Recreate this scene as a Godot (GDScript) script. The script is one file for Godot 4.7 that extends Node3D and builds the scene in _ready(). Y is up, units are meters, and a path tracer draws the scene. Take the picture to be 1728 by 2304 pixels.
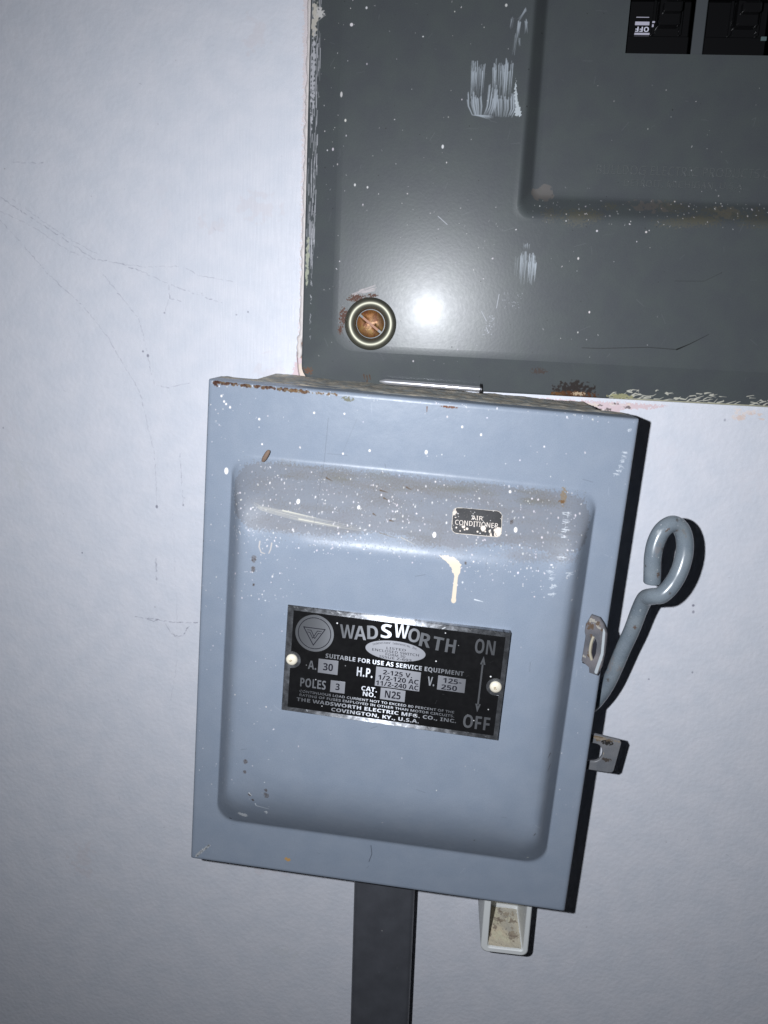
extends Node3D
# Lengths are given in millimetres in the tables and turned into metres when vertices are written.

const MM := 0.001
const TURN := -0.036652          # the switch box hangs 2.1 degrees out of true
var rng := RandomNumberGenerator.new()
var mats := {}

# ------------------------------------------------------------------ mesh helpers

func begin() -> SurfaceTool:
	var st := SurfaceTool.new()
	st.begin(Mesh.PRIMITIVE_TRIANGLES)
	return st

func put(st: SurfaceTool, called: String, m: Material, parent: Node) -> MeshInstance3D:
	st.generate_normals()
	var o := MeshInstance3D.new()
	o.name = called
	o.mesh = st.commit()
	o.material_override = m
	parent.add_child(o, true)
	return o

func thing(called: String, label: String, category: String, at := Vector3.ZERO) -> Node3D:
	var o := Node3D.new()
	o.name = called
	o.position = at
	o.set_meta("label", label)
	o.set_meta("category", category)
	add_child(o, true)
	return o

# a, b, c run counter-clockwise seen from outside
func tri(st: SurfaceTool, a: Vector3, b: Vector3, c: Vector3, ua: Vector2, ub: Vector2, uc: Vector2, g: int) -> void:
	st.set_smooth_group(g)
	st.set_uv(ua)
	st.add_vertex(a * MM)
	st.set_smooth_group(g)
	st.set_uv(uc)
	st.add_vertex(c * MM)
	st.set_smooth_group(g)
	st.set_uv(ub)
	st.add_vertex(b * MM)

func rrect(x0: float, y0: float, x1: float, y1: float, r: float, K := 7, M := 10) -> PackedVector2Array:
	var out := PackedVector2Array()
	var cs := [Vector2(x1 - r, y0 + r), Vector2(x1 - r, y1 - r), Vector2(x0 + r, y1 - r), Vector2(x0 + r, y0 + r)]
	for c in 4:
		var a0 := -PI / 2 + c * PI / 2
		for k in K + 1:
			var a := a0 + PI / 2 * k / K
			out.append(cs[c] + Vector2(cos(a), sin(a)) * r)
		var last := out[out.size() - 1]
		var a2 := a0 + PI / 2
		var nxt: Vector2 = cs[(c + 1) % 4] + Vector2(cos(a2), sin(a2)) * r
		for m in range(1, M):
			out.append(last.lerp(nxt, float(m) / M))
	return out

func lift(p: PackedVector2Array, z: float) -> PackedVector3Array:
	var out := PackedVector3Array()
	for q in p:
		out.append(Vector3(q.x, q.y, z))
	return out

func plain_uv(p: PackedVector3Array, frame: Rect2) -> PackedVector2Array:
	var out := PackedVector2Array()
	for q in p:
		out.append(Vector2((q.x - frame.position.x) / frame.size.x, (frame.position.y - q.y) / frame.size.y))
	return out

# rings run counter-clockwise seen from the front, from the outermost or rearmost one
func loft(st: SurfaceTool, rings: Array, frame: Rect2, groups: Array, uvs := {}, cap := true) -> void:
	for i in rings.size() - 1:
		var A: PackedVector3Array = rings[i]
		var B: PackedVector3Array = rings[i + 1]
		var ua: PackedVector2Array = uvs[i] if uvs.has(i) else plain_uv(A, frame)
		var ub: PackedVector2Array = uvs[i + 1] if uvs.has(i + 1) else plain_uv(B, frame)
		var g: int = groups[i]
		for k in A.size():
			var l := (k + 1) % A.size()
			tri(st, A[k], A[l], B[l], ua[k], ua[l], ub[l], g)
			tri(st, A[k], B[l], B[k], ua[k], ub[l], ub[k], g)
	if cap:
		fan(st, rings[rings.size() - 1], frame, 900)

func fan(st: SurfaceTool, R: PackedVector3Array, frame: Rect2, g: int, back := false) -> void:
	var mid := Vector3.ZERO
	for p in R:
		mid += p
	mid /= R.size()
	var u := plain_uv(R, frame)
	var um := Vector2((mid.x - frame.position.x) / frame.size.x, (frame.position.y - mid.y) / frame.size.y)
	for k in R.size():
		var l := (k + 1) % R.size()
		if back:
			tri(st, mid, R[l], R[k], um, u[l], u[k], g)
		else:
			tri(st, mid, R[k], R[l], um, u[k], u[l], g)

# a block with rounded corners seen from the front and a chamfered front edge
func slab(st: SurfaceTool, x0: float, y0: float, x1: float, y1: float, r: float, z0: float, z1: float, c: float, frame := Rect2(0, 0, 100, 100)) -> void:
	var ring0 := lift(rrect(x0, y0, x1, y1, r, 4, 2), z0)
	fan(st, ring0, frame, 901, true)
	loft(st, [ring0, lift(rrect(x0, y0, x1, y1, r, 4, 2), z1 - c), lift(rrect(x0 + c, y0 + c, x1 - c, y1 - c, maxf(r - c, 0.01), 4, 2), z1)], frame, [1, 2])

# a flat plate of any outline (counter-clockwise), chamfered a little by a second, inset outline
func plate(st: SurfaceTool, outline: PackedVector2Array, z0: float, z1: float, c := 0.0, frame := Rect2(0, 0, 100, 100)) -> void:
	if Geometry2D.is_polygon_clockwise(outline):
		outline.reverse()
	var n := outline.size()
	var inner := outline
	if c > 0.0:
		inner = PackedVector2Array()
		for i in n:
			var a := (outline[i] - outline[(i + n - 1) % n]).normalized()
			var b := (outline[(i + 1) % n] - outline[i]).normalized()
			var t := (a + b).normalized()
			inner.append(outline[i] + Vector2(-t.y, t.x) * c)
	var A := lift(outline, z0)
	var B := lift(outline, z1 - c)
	var C := lift(inner, z1)
	for i in n:
		var l := (i + 1) % n
		var g := 10 + i
		tri(st, A[i], A[l], B[l], Vector2.ZERO, Vector2.ZERO, Vector2.ZERO, g)
		tri(st, A[i], B[l], B[i], Vector2.ZERO, Vector2.ZERO, Vector2.ZERO, g)
		if c > 0.0:
			tri(st, B[i], B[l], C[l], Vector2.ZERO, Vector2.ZERO, Vector2.ZERO, g + 500)
			tri(st, B[i], C[l], C[i], Vector2.ZERO, Vector2.ZERO, Vector2.ZERO, g + 500)
	var u := plain_uv(C, frame)
	var idx := Geometry2D.triangulate_polygon(inner)
	for t in range(0, idx.size(), 3):
		var i := idx[t]
		var j := idx[t + 1]
		var k := idx[t + 2]
		if (inner[j] - inner[i]).cross(inner[k] - inner[i]) < 0.0:
			var s := j
			j = k
			k = s
		tri(st, C[i], C[j], C[k], u[i], u[j], u[k], 902)
		tri(st, A[i], A[k], A[j], u[i], u[k], u[j], 903)

func lathe(st: SurfaceTool, at: Vector3, profile: Array, seg := 64, smooth := 1) -> void:
	# profile of (radius, z) from the outer base inwards
	var rings := []
	var groups := []
	for p in profile:
		var ring := PackedVector3Array()
		for k in seg:
			var a := TAU * k / seg
			ring.append(at + Vector3(cos(a) * p[0], sin(a) * p[0], p[1]))
		rings.append(ring)
		groups.append(smooth)
	loft(st, rings, Rect2(at.x - 15, at.y + 15, 30, 30), groups, {}, false)
	fan(st, rings[rings.size() - 1], Rect2(at.x - 15, at.y + 15, 30, 30), smooth)

func spline(p: Array, per := 8) -> Array:
	var out := []
	for i in p.size() - 1:
		var a: Vector3 = p[maxi(i - 1, 0)]
		var b: Vector3 = p[i]
		var c: Vector3 = p[i + 1]
		var d: Vector3 = p[mini(i + 2, p.size() - 1)]
		for k in per:
			out.append(b.cubic_interpolate(c, a, d, float(k) / per))
	out.append(p[p.size() - 1])
	return out

func tube(st: SurfaceTool, pts: Array, radii: Array, seg := 20, squash := Vector2.ONE) -> void:
	var side := Vector3.ZERO
	var rings := []
	var n := pts.size()
	for i in n:
		var t: Vector3 = (pts[mini(i + 1, n - 1)] - pts[maxi(i - 1, 0)]).normalized()
		if i == 0:
			side = t.cross(Vector3(0.1, 0.2, 1)).normalized()
		else:
			side = (side - t * side.dot(t)).normalized()
		var up := t.cross(side)
		var r: float = radii[i] if radii.size() == n else radii[0]
		var ring := PackedVector3Array()
		for k in seg:
			var a := TAU * k / seg
			ring.append(pts[i] + side * cos(a) * r * squash.x + up * sin(a) * r * squash.y)
		rings.append(ring)
	var f := Rect2(0, 0, 40, 40)
	var run := [0.0]
	for i in n - 1:
		run.append(run[i] + pts[i].distance_to(pts[i + 1]) / 200.0)
	for i in n - 1:
		for k in seg:
			var l := (k + 1) % seg
			var u := [Vector2(float(k) / seg, run[i]), Vector2(float(k + 1) / seg, run[i]), Vector2(float(k + 1) / seg, run[i + 1]), Vector2(float(k) / seg, run[i + 1])]
			tri(st, rings[i][k], rings[i][l], rings[i + 1][l], u[0], u[1], u[2], 1)
			tri(st, rings[i][k], rings[i + 1][l], rings[i + 1][k], u[0], u[2], u[3], 1)
	fan(st, rings[0], f, 2, true)
	fan(st, rings[n - 1], f, 3)

# lettering: left end, base line, width and cap height in millimetres
func letters(s: String, x: float, y: float, w: float, h: float, z: float, depth: float, m: Material, parent: Node, bold := true, turn := 0.0, face := "Droid Sans") -> MeshInstance3D:
	var t := TextMesh.new()
	var f := SystemFont.new()
	f.font_names = PackedStringArray([face])
	f.font_weight = 700 if bold else 400
	t.font = f
	t.text = s
	t.font_size = 64
	t.pixel_size = 0.01
	t.depth = 0.01
	t.curve_step = 1.5
	t.horizontal_alignment = HORIZONTAL_ALIGNMENT_LEFT
	var cap := TextMesh.new()
	cap.font = f
	cap.text = "H"
	cap.font_size = 64
	cap.pixel_size = 0.01
	cap.depth = 0.01
	var c := cap.get_aabb()
	var b := t.get_aabb()
	var k := Vector3(w / b.size.x * MM, h / c.size.y * MM, depth / 0.01 * MM)
	var o := MeshInstance3D.new()
	o.name = "lettering"
	o.mesh = t
	o.material_override = m
	var basis := Basis(Vector3(0, 0, 1), turn) * Basis.from_scale(k)
	o.transform = Transform3D(basis, Vector3(x, y, z) * MM - basis * Vector3(b.position.x, c.position.y, b.position.z))
	parent.add_child(o, true)
	return o

# ------------------------------------------------------------------ painting on surfaces (millimetres)

class Canvas:
	var a: Image
	var r: Image
	var x0: float
	var y0: float
	var s: float
	var w: int
	var h: int
	func _init(rect: Rect2, ppm: float) -> void:
		x0 = rect.position.x
		y0 = rect.position.y
		s = ppm
		w = int(rect.size.x * ppm)
		h = int(rect.size.y * ppm)
	# a base colour with fine and broad mottling
	func base(col: Color, rough: float, fine: float, broad: float, rvar: float, sd: int, tint := Color(1, 1, 1)) -> void:
		var n := FastNoiseLite.new()
		n.seed = sd
		n.noise_type = FastNoiseLite.TYPE_SIMPLEX
		n.frequency = 0.35 / s * 4.0
		n.fractal_octaves = 2
		var A := n.get_image(w, h).get_data()
		n.seed = sd + 1
		n.frequency = 0.012 / s * 4.0
		n.fractal_octaves = 4
		var B := n.get_image(w, h).get_data()
		n.seed = sd + 2
		n.frequency = 0.05 / s * 4.0
		var C := n.get_image(w, h).get_data()
		var d := PackedByteArray()
		d.resize(w * h * 3)
		var e := PackedByteArray()
		e.resize(w * h)
		var cr := col.r * 255.0
		var cg := col.g * 255.0
		var cb := col.b * 255.0
		for i in w * h:
			var fb := (B[i] - 128) / 128.0
			var f := 1.0 + (A[i] - 128) / 128.0 * fine + fb * broad
			d[i * 3] = clampi(int(cr * (f + fb * (tint.r - 1.0))), 0, 255)
			d[i * 3 + 1] = clampi(int(cg * (f + fb * (tint.g - 1.0))), 0, 255)
			d[i * 3 + 2] = clampi(int(cb * (f + fb * (tint.b - 1.0))), 0, 255)
			e[i] = clampi(int((rough + (C[i] - 128) / 128.0 * rvar) * 255.0), 0, 255)
		a = Image.create_from_data(w, h, false, Image.FORMAT_RGB8, d)
		r = Image.create_from_data(w, h, false, Image.FORMAT_L8, e)
	func px(i: int, j: int, col: Color, al: float, ro: float) -> void:
		if i < 0 or j < 0 or i >= w or j >= h or al <= 0.0:
			return
		al = minf(al, 1.0)
		a.set_pixel(i, j, a.get_pixel(i, j).lerp(col, al))
		if ro >= 0.0:
			r.set_pixel(i, j, r.get_pixel(i, j).lerp(Color(ro, ro, ro), al))
	func dot(x: float, y: float, rad: float, col: Color, al := 1.0, ro := -1.0, tall := 1.0) -> void:
		var cx := (x - x0) * s
		var cy := (y0 - y) * s
		var R := rad * s
		var m := int(R * maxf(tall, 1.0)) + 2
		for j in range(int(cy) - m, int(cy) + m + 1):
			for i in range(int(cx) - m, int(cx) + m + 1):
				var dx := i + 0.5 - cx
				var dy := (j + 0.5 - cy) / tall
				px(i, j, col, al * clampf(R - sqrt(dx * dx + dy * dy) + 0.5, 0.0, 1.0), ro)
	func stroke(p: Array, wid: float, col: Color, al := 1.0, ro := -1.0, end := -1.0) -> void:
		var w1 := wid if end < 0.0 else end
		for k in p.size() - 1:
			var q0: Vector2 = p[k]
			var q1: Vector2 = p[k + 1]
			var n := maxi(1, int(q0.distance_to(q1) * s * 1.2))
			for i in n:
				var t := float(i) / n
				var q := q0.lerp(q1, t)
				dot(q.x, q.y, lerpf(wid, w1, (k + t) / (p.size() - 1)) * 0.5, col, al, ro)
	# an uneven patch: a noise field cuts its outline and its density
	func patch(x: float, y: float, rx: float, ry: float, col: Color, al: float, ro: float, cut: float, sd: int, grain := 1.0) -> void:
		var n := FastNoiseLite.new()
		n.seed = sd
		n.frequency = grain
		n.fractal_octaves = 3
		for j in range(int((y0 - y - ry) * s), int((y0 - y + ry) * s) + 1):
			for i in range(int((x - rx - x0) * s), int((x + rx - x0) * s) + 1):
				var mx := (i + 0.5) / s + x0
				var my := y0 - (j + 0.5) / s
				var d := 1.0 - sqrt(pow((mx - x) / rx, 2) + pow((my - y) / ry, 2))
				if d <= 0.0:
					continue
				px(i, j, col, al * clampf((n.get_noise_2d(mx, my) + d * 0.9 - cut) * 4.0, 0.0, 1.0), ro)
	func poly(pts: PackedVector2Array, col: Color, al := 1.0, ro := -1.0, rag := 0.0, sd := 1) -> void:
		var n := FastNoiseLite.new()
		n.seed = sd
		n.frequency = 0.6
		var lo := pts[0]
		var hi := pts[0]
		for p in pts:
			lo = lo.min(p)
			hi = hi.max(p)
		for j in range(int((y0 - hi.y - rag) * s), int((y0 - lo.y + rag) * s) + 1):
			for i in range(int((lo.x - rag - x0) * s), int((hi.x + rag - x0) * s) + 1):
				var q := Vector2((i + 0.5) / s + x0, y0 - (j + 0.5) / s)
				var wob := Vector2(n.get_noise_2d(q.x, q.y), n.get_noise_2d(q.x + 70, q.y)) * rag * 2.0
				if Geometry2D.is_point_in_polygon(q + wob, pts):
					px(i, j, col, al, ro)
	func frame() -> Rect2:
		return Rect2(x0, y0, w / s, h / s)
	func material(metal := 0.0) -> StandardMaterial3D:
		var m := StandardMaterial3D.new()
		m.albedo_texture = ImageTexture.create_from_image(a)
		m.roughness = 1.0
		m.roughness_texture = ImageTexture.create_from_image(r)
		m.metallic = metal
		return m

func flat(col: Color, rough: float, metal := 0.0) -> StandardMaterial3D:
	var m := StandardMaterial3D.new()
	m.albedo_color = col
	m.roughness = rough
	m.metallic = metal
	return m

func vary(a: float, b: float) -> float:
	return rng.randf_range(a, b)

func paint_white() -> Color:
	var k := vary(0.78, 0.92)
	return Color(k, k * vary(0.95, 1.0), k * vary(0.95, 1.01))

func speckle(c: Canvas, rect: Rect2, count: int, r0: float, r1: float) -> void:
	for i in count:
		var x := vary(rect.position.x, rect.end.x)
		var y := vary(rect.position.y, rect.end.y)
		var r := lerpf(r0, r1, pow(rng.randf(), 3.0))
		c.dot(x, y, r, paint_white(), vary(0.45, 0.95), 0.6, vary(0.8, 1.5))
		if rng.randf() < 0.25:
			c.dot(x + vary(-0.4, 0.4), y + vary(-0.5, 0.5), r * 0.7, paint_white(), 0.9, 0.6)

func dry_brush(c: Canvas, x0: float, x1: float, ya: float, yb: float, count: int, wid: float, col: Color, al: float) -> void:
	for i in count:
		var x := vary(x0, x1)
		var a := lerpf(ya, yb, vary(0.0, 0.35))
		var b := lerpf(ya, yb, vary(0.55, 1.0))
		var p := []
		for k in 7:
			p.append(Vector2(x + vary(-0.08, 0.08) + (x1 - x) * 0.05 * k / 6.0, lerpf(a, b, k / 6.0)))
		c.stroke(p, wid * vary(0.5, 1.3), col, al * vary(0.4, 1.0), 0.5, wid * 0.3)

# ------------------------------------------------------------------ profiles

# height 0..1 over t 0..1: the slope eases in over a, is even, and eases out over b
func ease_rise(t: float, a: float, b: float) -> float:
	var whole := 1.0 - a / 2 - b / 2
	var v := 0.0
	if t < a:
		v = t * t / (2 * a)
	elif t < 1 - b:
		v = a / 2 + (t - a)
	else:
		var u := t - (1 - b)
		v = a / 2 + (1 - b - a) + u - u * u / (2 * b)
	return v / whole

const RISE := 18.0
func door_rise(t: float, k: float, low := 0.0) -> float:
	var side := 0.74 * ease_rise(clampf(t / 0.45, 0.0, 1.0), 0.06, 0.4) + 0.26 * ease_rise(t, 0.04, 0.72)
	side = lerpf(side, ease_rise(t, 0.04, 0.96), low)
	return RISE * lerpf(ease_rise(t, 0.05, 0.16), side, k)

# ------------------------------------------------------------------ the scene

func _ready() -> void:
	rng.seed = 20240611
	set_camera_and_light()
	make_materials()
	build_wall()
	build_panel()
	build_switch_box()
	build_duct()
	build_holder()
	build_nail()
	build_cocoon()

func set_camera_and_light() -> void:
	var cam := Camera3D.new()
	cam.name = "camera"
	cam.transform = Transform3D(Basis(Vector3(0.9952267, 0.0464632, -0.08582), Vector3(-0.0607056, 0.98329, -0.1716266), Vector3(0.0764116, 0.1760171, 0.981417)).orthonormalized(), Vector3(0.1091154, 0.0308293, 0.368954))
	cam.projection = Camera3D.PROJECTION_FRUSTUM
	cam.near = 0.02
	cam.far = 20.0
	cam.size = 2.0 * 0.02 * 1152.0 / 1536.0
	cam.frustum_offset = Vector2(0, -155.0 / 1536.0 * 0.02)
	cam.current = true
	add_child(cam)
	# the camera's flash beside the lens
	var flash := AreaLight3D.new()
	flash.name = "flash"
	flash.area_size = Vector2(0.005, 0.005)
	flash.light_color = Color(0.96, 0.975, 1.0)
	flash.light_energy = 0.206
	flash.area_normalize_energy = true
	flash.area_range = 6.0
	flash.shadow_enabled = true
	flash.position = Vector3(0.0705, 0.0381, 0.3690)
	flash.rotation = Vector3(deg_to_rad(-26.0), deg_to_rad(-13.0), 0)
	add_child(flash)
	var lamp := MeshInstance3D.new()
	lamp.name = "flash_lamp"
	var disc := CylinderMesh.new()
	disc.top_radius = 0.003
	disc.bottom_radius = 0.003
	disc.height = 0.0012
	lamp.mesh = disc
	var glow := StandardMaterial3D.new()
	glow.albedo_color = Color(0.9, 0.9, 0.85)
	glow.emission_enabled = true
	glow.emission = Color(0.95, 0.97, 1.0)
	glow.emission_energy_multiplier = 1.5
	lamp.material_override = glow
	lamp.transform = Transform3D(flash.basis * Basis(Vector3(1, 0, 0), PI / 2), flash.position + flash.basis.z * 0.0014)
	lamp.set_meta("label", "small round white flash lamp beside the lens, facing the wall")
	lamp.set_meta("category", "lamp")
	add_child(lamp)
	var e := Environment.new()
	e.background_mode = Environment.BG_COLOR
	e.background_color = Color(0.008, 0.0085, 0.0095).linear_to_srgb()
	e.tonemap_mode = Environment.TONE_MAPPER_LINEAR
	e.tonemap_exposure = 1.0
	e.sdfgi_enabled = true
	e.ssao_enabled = true
	e.ssil_enabled = true
	var we := WorldEnvironment.new()
	we.environment = e
	add_child(we)

func make_materials() -> void:
	mats.box = flat(Color(0.513, 0.552, 0.608), 0.40)
	mats.bare = flat(Color(0.42, 0.40, 0.385), 0.5, 0.15)
	mats.black = flat(Color(0.085, 0.085, 0.09), 0.22)
	mats.ink = flat(Color(0.10, 0.10, 0.14), 0.5)
	mats.cream = flat(Color(0.86, 0.82, 0.78), 0.6)
	mats.cabinet = flat(Color(0.20, 0.20, 0.21), 0.6)
	mats.steel = flat(Color(0.84, 0.84, 0.86), 0.30, 0.75)
	mats.zinc = flat(Color(0.48, 0.475, 0.425), 0.47, 0.85)
	var al := flat(Color(0.60, 0.61, 0.63), 0.33, 0.86)
	al.anisotropy_enabled = true
	al.anisotropy = -1.0
	mats.alum = al
	var wd := flat(Color(0.50, 0.505, 0.525), 0.40, 0.84)
	wd.anisotropy_enabled = true
	wd.anisotropy = -0.85
	mats.window = wd

# ------------------------------------------------------------------ wall

func build_wall() -> void:
	var c := Canvas.new(Rect2(-270, 205, 682, 682), 3.0)
	c.base(Color(0.84, 0.85, 0.884), 0.62, 0.014, 0.018, 0.10, 11, Color(1.004, 0.998, 0.994))
	var line := Color(0.55, 0.55, 0.60)
	var fine := func(p: Array, wid: float, al: float):
		wid *= 0.8
		for k in p.size() - 1:
			var q0: Vector2 = p[k]
			var q1: Vector2 = p[k + 1]
			var n := maxi(1, int(q0.distance_to(q1) / 1.2))
			var last := q0
			for i in n:
				var q := q0.lerp(q1, (i + 1.0) / n) + Vector2(vary(-0.35, 0.35), vary(-0.35, 0.35))
				if rng.randf() < 0.82:
					c.stroke([last, q], wid * vary(0.4, 1.1), line, al * vary(0.3, 1.0))
				last = q
	fine.call([Vector2(-135, 87.4), Vector2(-119.4, 78.1), Vector2(-98.5, 66.1), Vector2(-82.9, 56.8), Vector2(-68.1, 54.9), Vector2(-55.6, 50.9), Vector2(-40.9, 45.1), Vector2(-25.2, 40.3), Vector2(-9.6, 35.9)], 0.55, 0.55)
	fine.call([Vector2(-130, 88), Vector2(-112, 76), Vector2(-97, 67), Vector2(-80, 59)], 0.4, 0.4)
	fine.call([Vector2(-136, 80), Vector2(-118, 73), Vector2(-98, 61), Vector2(-84, 56)], 0.5, 0.35)
	fine.call([Vector2(-136, 75.6), Vector2(-125.4, 65.1), Vector2(-108.9, 47.3), Vector2(-89.1, 30.4), Vector2(-76, 15), Vector2(-70, 4), Vector2(-61.8, -8.5), Vector2(-57.3, -17.7), Vector2(-53.8, -34), Vector2(-50.3, -48.5), Vector2(-49.5, -63.5), Vector2(-49.2, -80.6)], 0.5, 0.4)
	fine.call([Vector2(-68.1, 54.9), Vector2(-53.4, 53.5), Vector2(-33.5, 54.8), Vector2(-24.2, 50.2), Vector2(-5.5, 48)], 0.4, 0.45)
	fine.call([Vector2(-77.8, 48.5), Vector2(-66.4, 35.5), Vector2(-58.1, 25.7), Vector2(-54.6, 12.6), Vector2(-53.2, 5.8), Vector2(-51.5, -3.9), Vector2(-49.7, -10.1), Vector2(-42.4, -11.5), Vector2(-29.4, -8.1)], 0.4, 0.55)
	fine.call([Vector2(-40.9, 44.6), Vector2(-40.5, 37.6), Vector2(-33.6, 36.4)], 0.5, 0.6)
	fine.call([Vector2(-40.5, 37.6), Vector2(-43.5, 29.6)], 0.4, 0.3)
	fine.call([Vector2(-126.5, 105.4), Vector2(-109.7, 105.4)], 0.5, 0.4)
	fine.call([Vector2(-63.4, -149.5), Vector2(-54.5, -149.8), Vector2(-39.8, -151.1), Vector2(-25.1, -150)], 0.6, 0.7)
	fine.call([Vector2(-44.7, -152.5), Vector2(-41.8, -157.4), Vector2(-38.9, -159.7), Vector2(-33.9, -159.2), Vector2(-31.9, -154.5), Vector2(-28.5, -151.6)], 0.8, 0.55)
	fine.call([Vector2(-56, -150.4), Vector2(-52, -151.6), Vector2(-49, -149.6)], 0.8, 0.5)
	fine.call([Vector2(-35.2, -48.5), Vector2(-34.4, -62.5), Vector2(-33.5, -78.6)], 0.35, 0.7)
	fine.call([Vector2(-39.7, -84), Vector2(-38.6, -120), Vector2(-37.7, -135), Vector2(-38, -176), Vector2(-42, -202)], 0.6, 0.12)
	fine.call([Vector2(-50, -112), Vector2(-50, -128)], 1.2, 0.25)
	for d in [[-3.2, 30.4, 0.7], [3.2, 32.2, 0.5], [-43.5, 29.6, 0.7], [255.6, -115.6, 0.9], [256.1, -119.4, 0.9], [259, -12, 0.7], [260, -155.2, 0.6], [236.8, -161.5, 0.7], [-49.2, -80.6, 0.9], [-33.5, -78.6, 0.6], [-53.2, 5.8, 0.9], [-56, 8, 0.6], [-140, -40, 0.5], [-95, -112, 0.5]]:
		c.dot(d[0], d[1], d[2] * 0.75, Color(0.40, 0.40, 0.46), vary(0.35, 0.8), -1.0, vary(0.7, 1.5))
	for i in 34:
		c.patch(vary(-165, 330), vary(-440, 185), vary(6, 26), vary(5, 20), [Color(0.82, 0.83, 0.85), Color(0.85, 0.85, 0.88), Color(0.83, 0.81, 0.83)][i % 3], 0.4, 0.66, 0.35, 1200 + i, 0.12)
	for i in 40:
		var q := Vector2(vary(-160, 330), vary(-440, 185))
		c.stroke([q, q + Vector2.from_angle(vary(-PI, PI)) * vary(0.6, 2.5)], 0.3, Color(0.66, 0.66, 0.69), vary(0.2, 0.6))
	for i in 60:
		c.dot(vary(-160, 330), vary(-440, 190), vary(0.15, 0.4), Color(0.62, 0.60, 0.62), vary(0.2, 0.6))
	# the older pink and cream coats that show along the edges of the panel
	var pink := Color(0.83, 0.75, 0.765)
	var cream := Color(0.86, 0.80, 0.74)
	c.poly(PackedVector2Array([Vector2(27, -4), Vector2(30, 6), Vector2(31.5, 18), Vector2(36, 18), Vector2(38, 2), Vector2(46, -6), Vector2(230, -6), Vector2(222, -8), Vector2(205, -9.5), Vector2(206, -13), Vector2(26, -13)]), pink, 1.0, 0.7, 0.8, 5)
	c.poly(PackedVector2Array([Vector2(31, 5), Vector2(33.5, 6), Vector2(39, -3), Vector2(42, -6), Vector2(36, -6), Vector2(33, -1)]), cream, 0.9, 0.7, 0.6, 6)
	c.poly(PackedVector2Array([Vector2(29.8, 190), Vector2(34.5, 190), Vector2(34.5, 10), Vector2(31.2, 14), Vector2(31.6, 40), Vector2(30.8, 120)]), Color(0.84, 0.79, 0.79), 0.75, 0.7, 0.9, 7)
	c.stroke([Vector2(33.4, 22), Vector2(33.0, 12), Vector2(34.5, 4), Vector2(39, -2)], 0.8, Color(0.56, 0.40, 0.31), 0.6)
	c.stroke([Vector2(30.6, 12), Vector2(31.6, 2), Vector2(33, -4)], 0.5, Color(0.45, 0.40, 0.40), 0.8)
	for i in 26:
		var x := vary(176, 212)
		c.patch(x, vary(-10.5, -6.5), vary(1.0, 3.4), vary(0.5, 1.3), [Color(0.87, 0.81, 0.76), Color(0.42, 0.38, 0.38), Color(0.85, 0.80, 0.80)][i % 3], 0.9, 0.7, 0.1, 40 + i, 0.5)
	for i in 16:
		c.patch(vary(262, 290), vary(-11, -6.5), vary(1.0, 3.6), vary(0.6, 1.6), [Color(0.86, 0.79, 0.76), Color(0.88, 0.84, 0.83)][i % 2], 0.9, 0.7, 0.1, 70 + i, 0.5)
	# relief: roller stipple, and brush strokes beside the panel
	var n := FastNoiseLite.new()
	n.seed = 5
	n.frequency = 0.085
	n.fractal_octaves = 3
	var A := n.get_image(c.w, c.h)
	n.seed = 6
	n.frequency = 0.2
	n.fractal_octaves = 3
	var B := n.get_image(c.w, c.h / 14)
	B.resize(c.w, c.h, Image.INTERPOLATE_CUBIC)
	n.seed = 8
	n.frequency = 0.012
	var C := n.get_image(c.w, c.h)
	var da := A.get_data()
	var db := B.get_data()
	var dc := C.get_data()
	var dh := PackedByteArray()
	dh.resize(c.w * c.h)
	for j in c.h:
		var y := c.y0 - j / c.s
		for i in c.w:
			var x := c.x0 + i / c.s
			var k := 0.0
			if x > -90.0 and x < 36.0 and y > -60.0:
				k = clampf((x + 80.0) / 90.0, 0.0, 1.0) * clampf((y + 50.0) / 60.0, 0.0, 1.0) * clampf((190.0 - y) / 90.0, 0.15, 1.0)
			var q := j * c.w + i
			dh[q] = int(lerpf(da[q], db[q], k * 0.85) * 0.6 + dc[q] * 0.4)
	var m := c.material()
	m.heightmap_enabled = true
	m.heightmap_texture = ImageTexture.create_from_image(Image.create_from_data(c.w, c.h, false, Image.FORMAT_L8, dh))
	m.heightmap_scale = 0.020
	var st := begin()
	loft(st, [lift(rrect(-1500, -1700, 1900, 1500, 1), -100), lift(rrect(-1500, -1700, 1900, 1500, 1), 0), lift(rrect(62, 22, 382, 470, 1), 0), lift(rrect(62, 22, 382, 470, 1), -100)], c.frame(), [1, 2, 3], {}, false)
	var w := put(st, "wall", m, self)
	w.set_meta("kind", "structure")
	w.set_meta("label", "white painted plaster wall with hairline scratches")
	# the bead of old paint along the left edge of the panel
	st = begin()
	var p := []
	var rad := []
	n.frequency = 0.09
	for i in 90:
		var y := 187.0 - i * 2.0
		p.append(Vector3(33.6 - 0.9 * absf(n.get_noise_1d(y)) - (1.2 if y < 20 else 0.0), y, 0.2))
		rad.append(1.5 + 1.1 * n.get_noise_1d(y * 2 + 500))
	tube(st, p, rad, 10)
	put(st, "paint_bead", flat(Color(0.84, 0.81, 0.80), 0.6), w)

# ------------------------------------------------------------------ breaker panel

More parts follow.
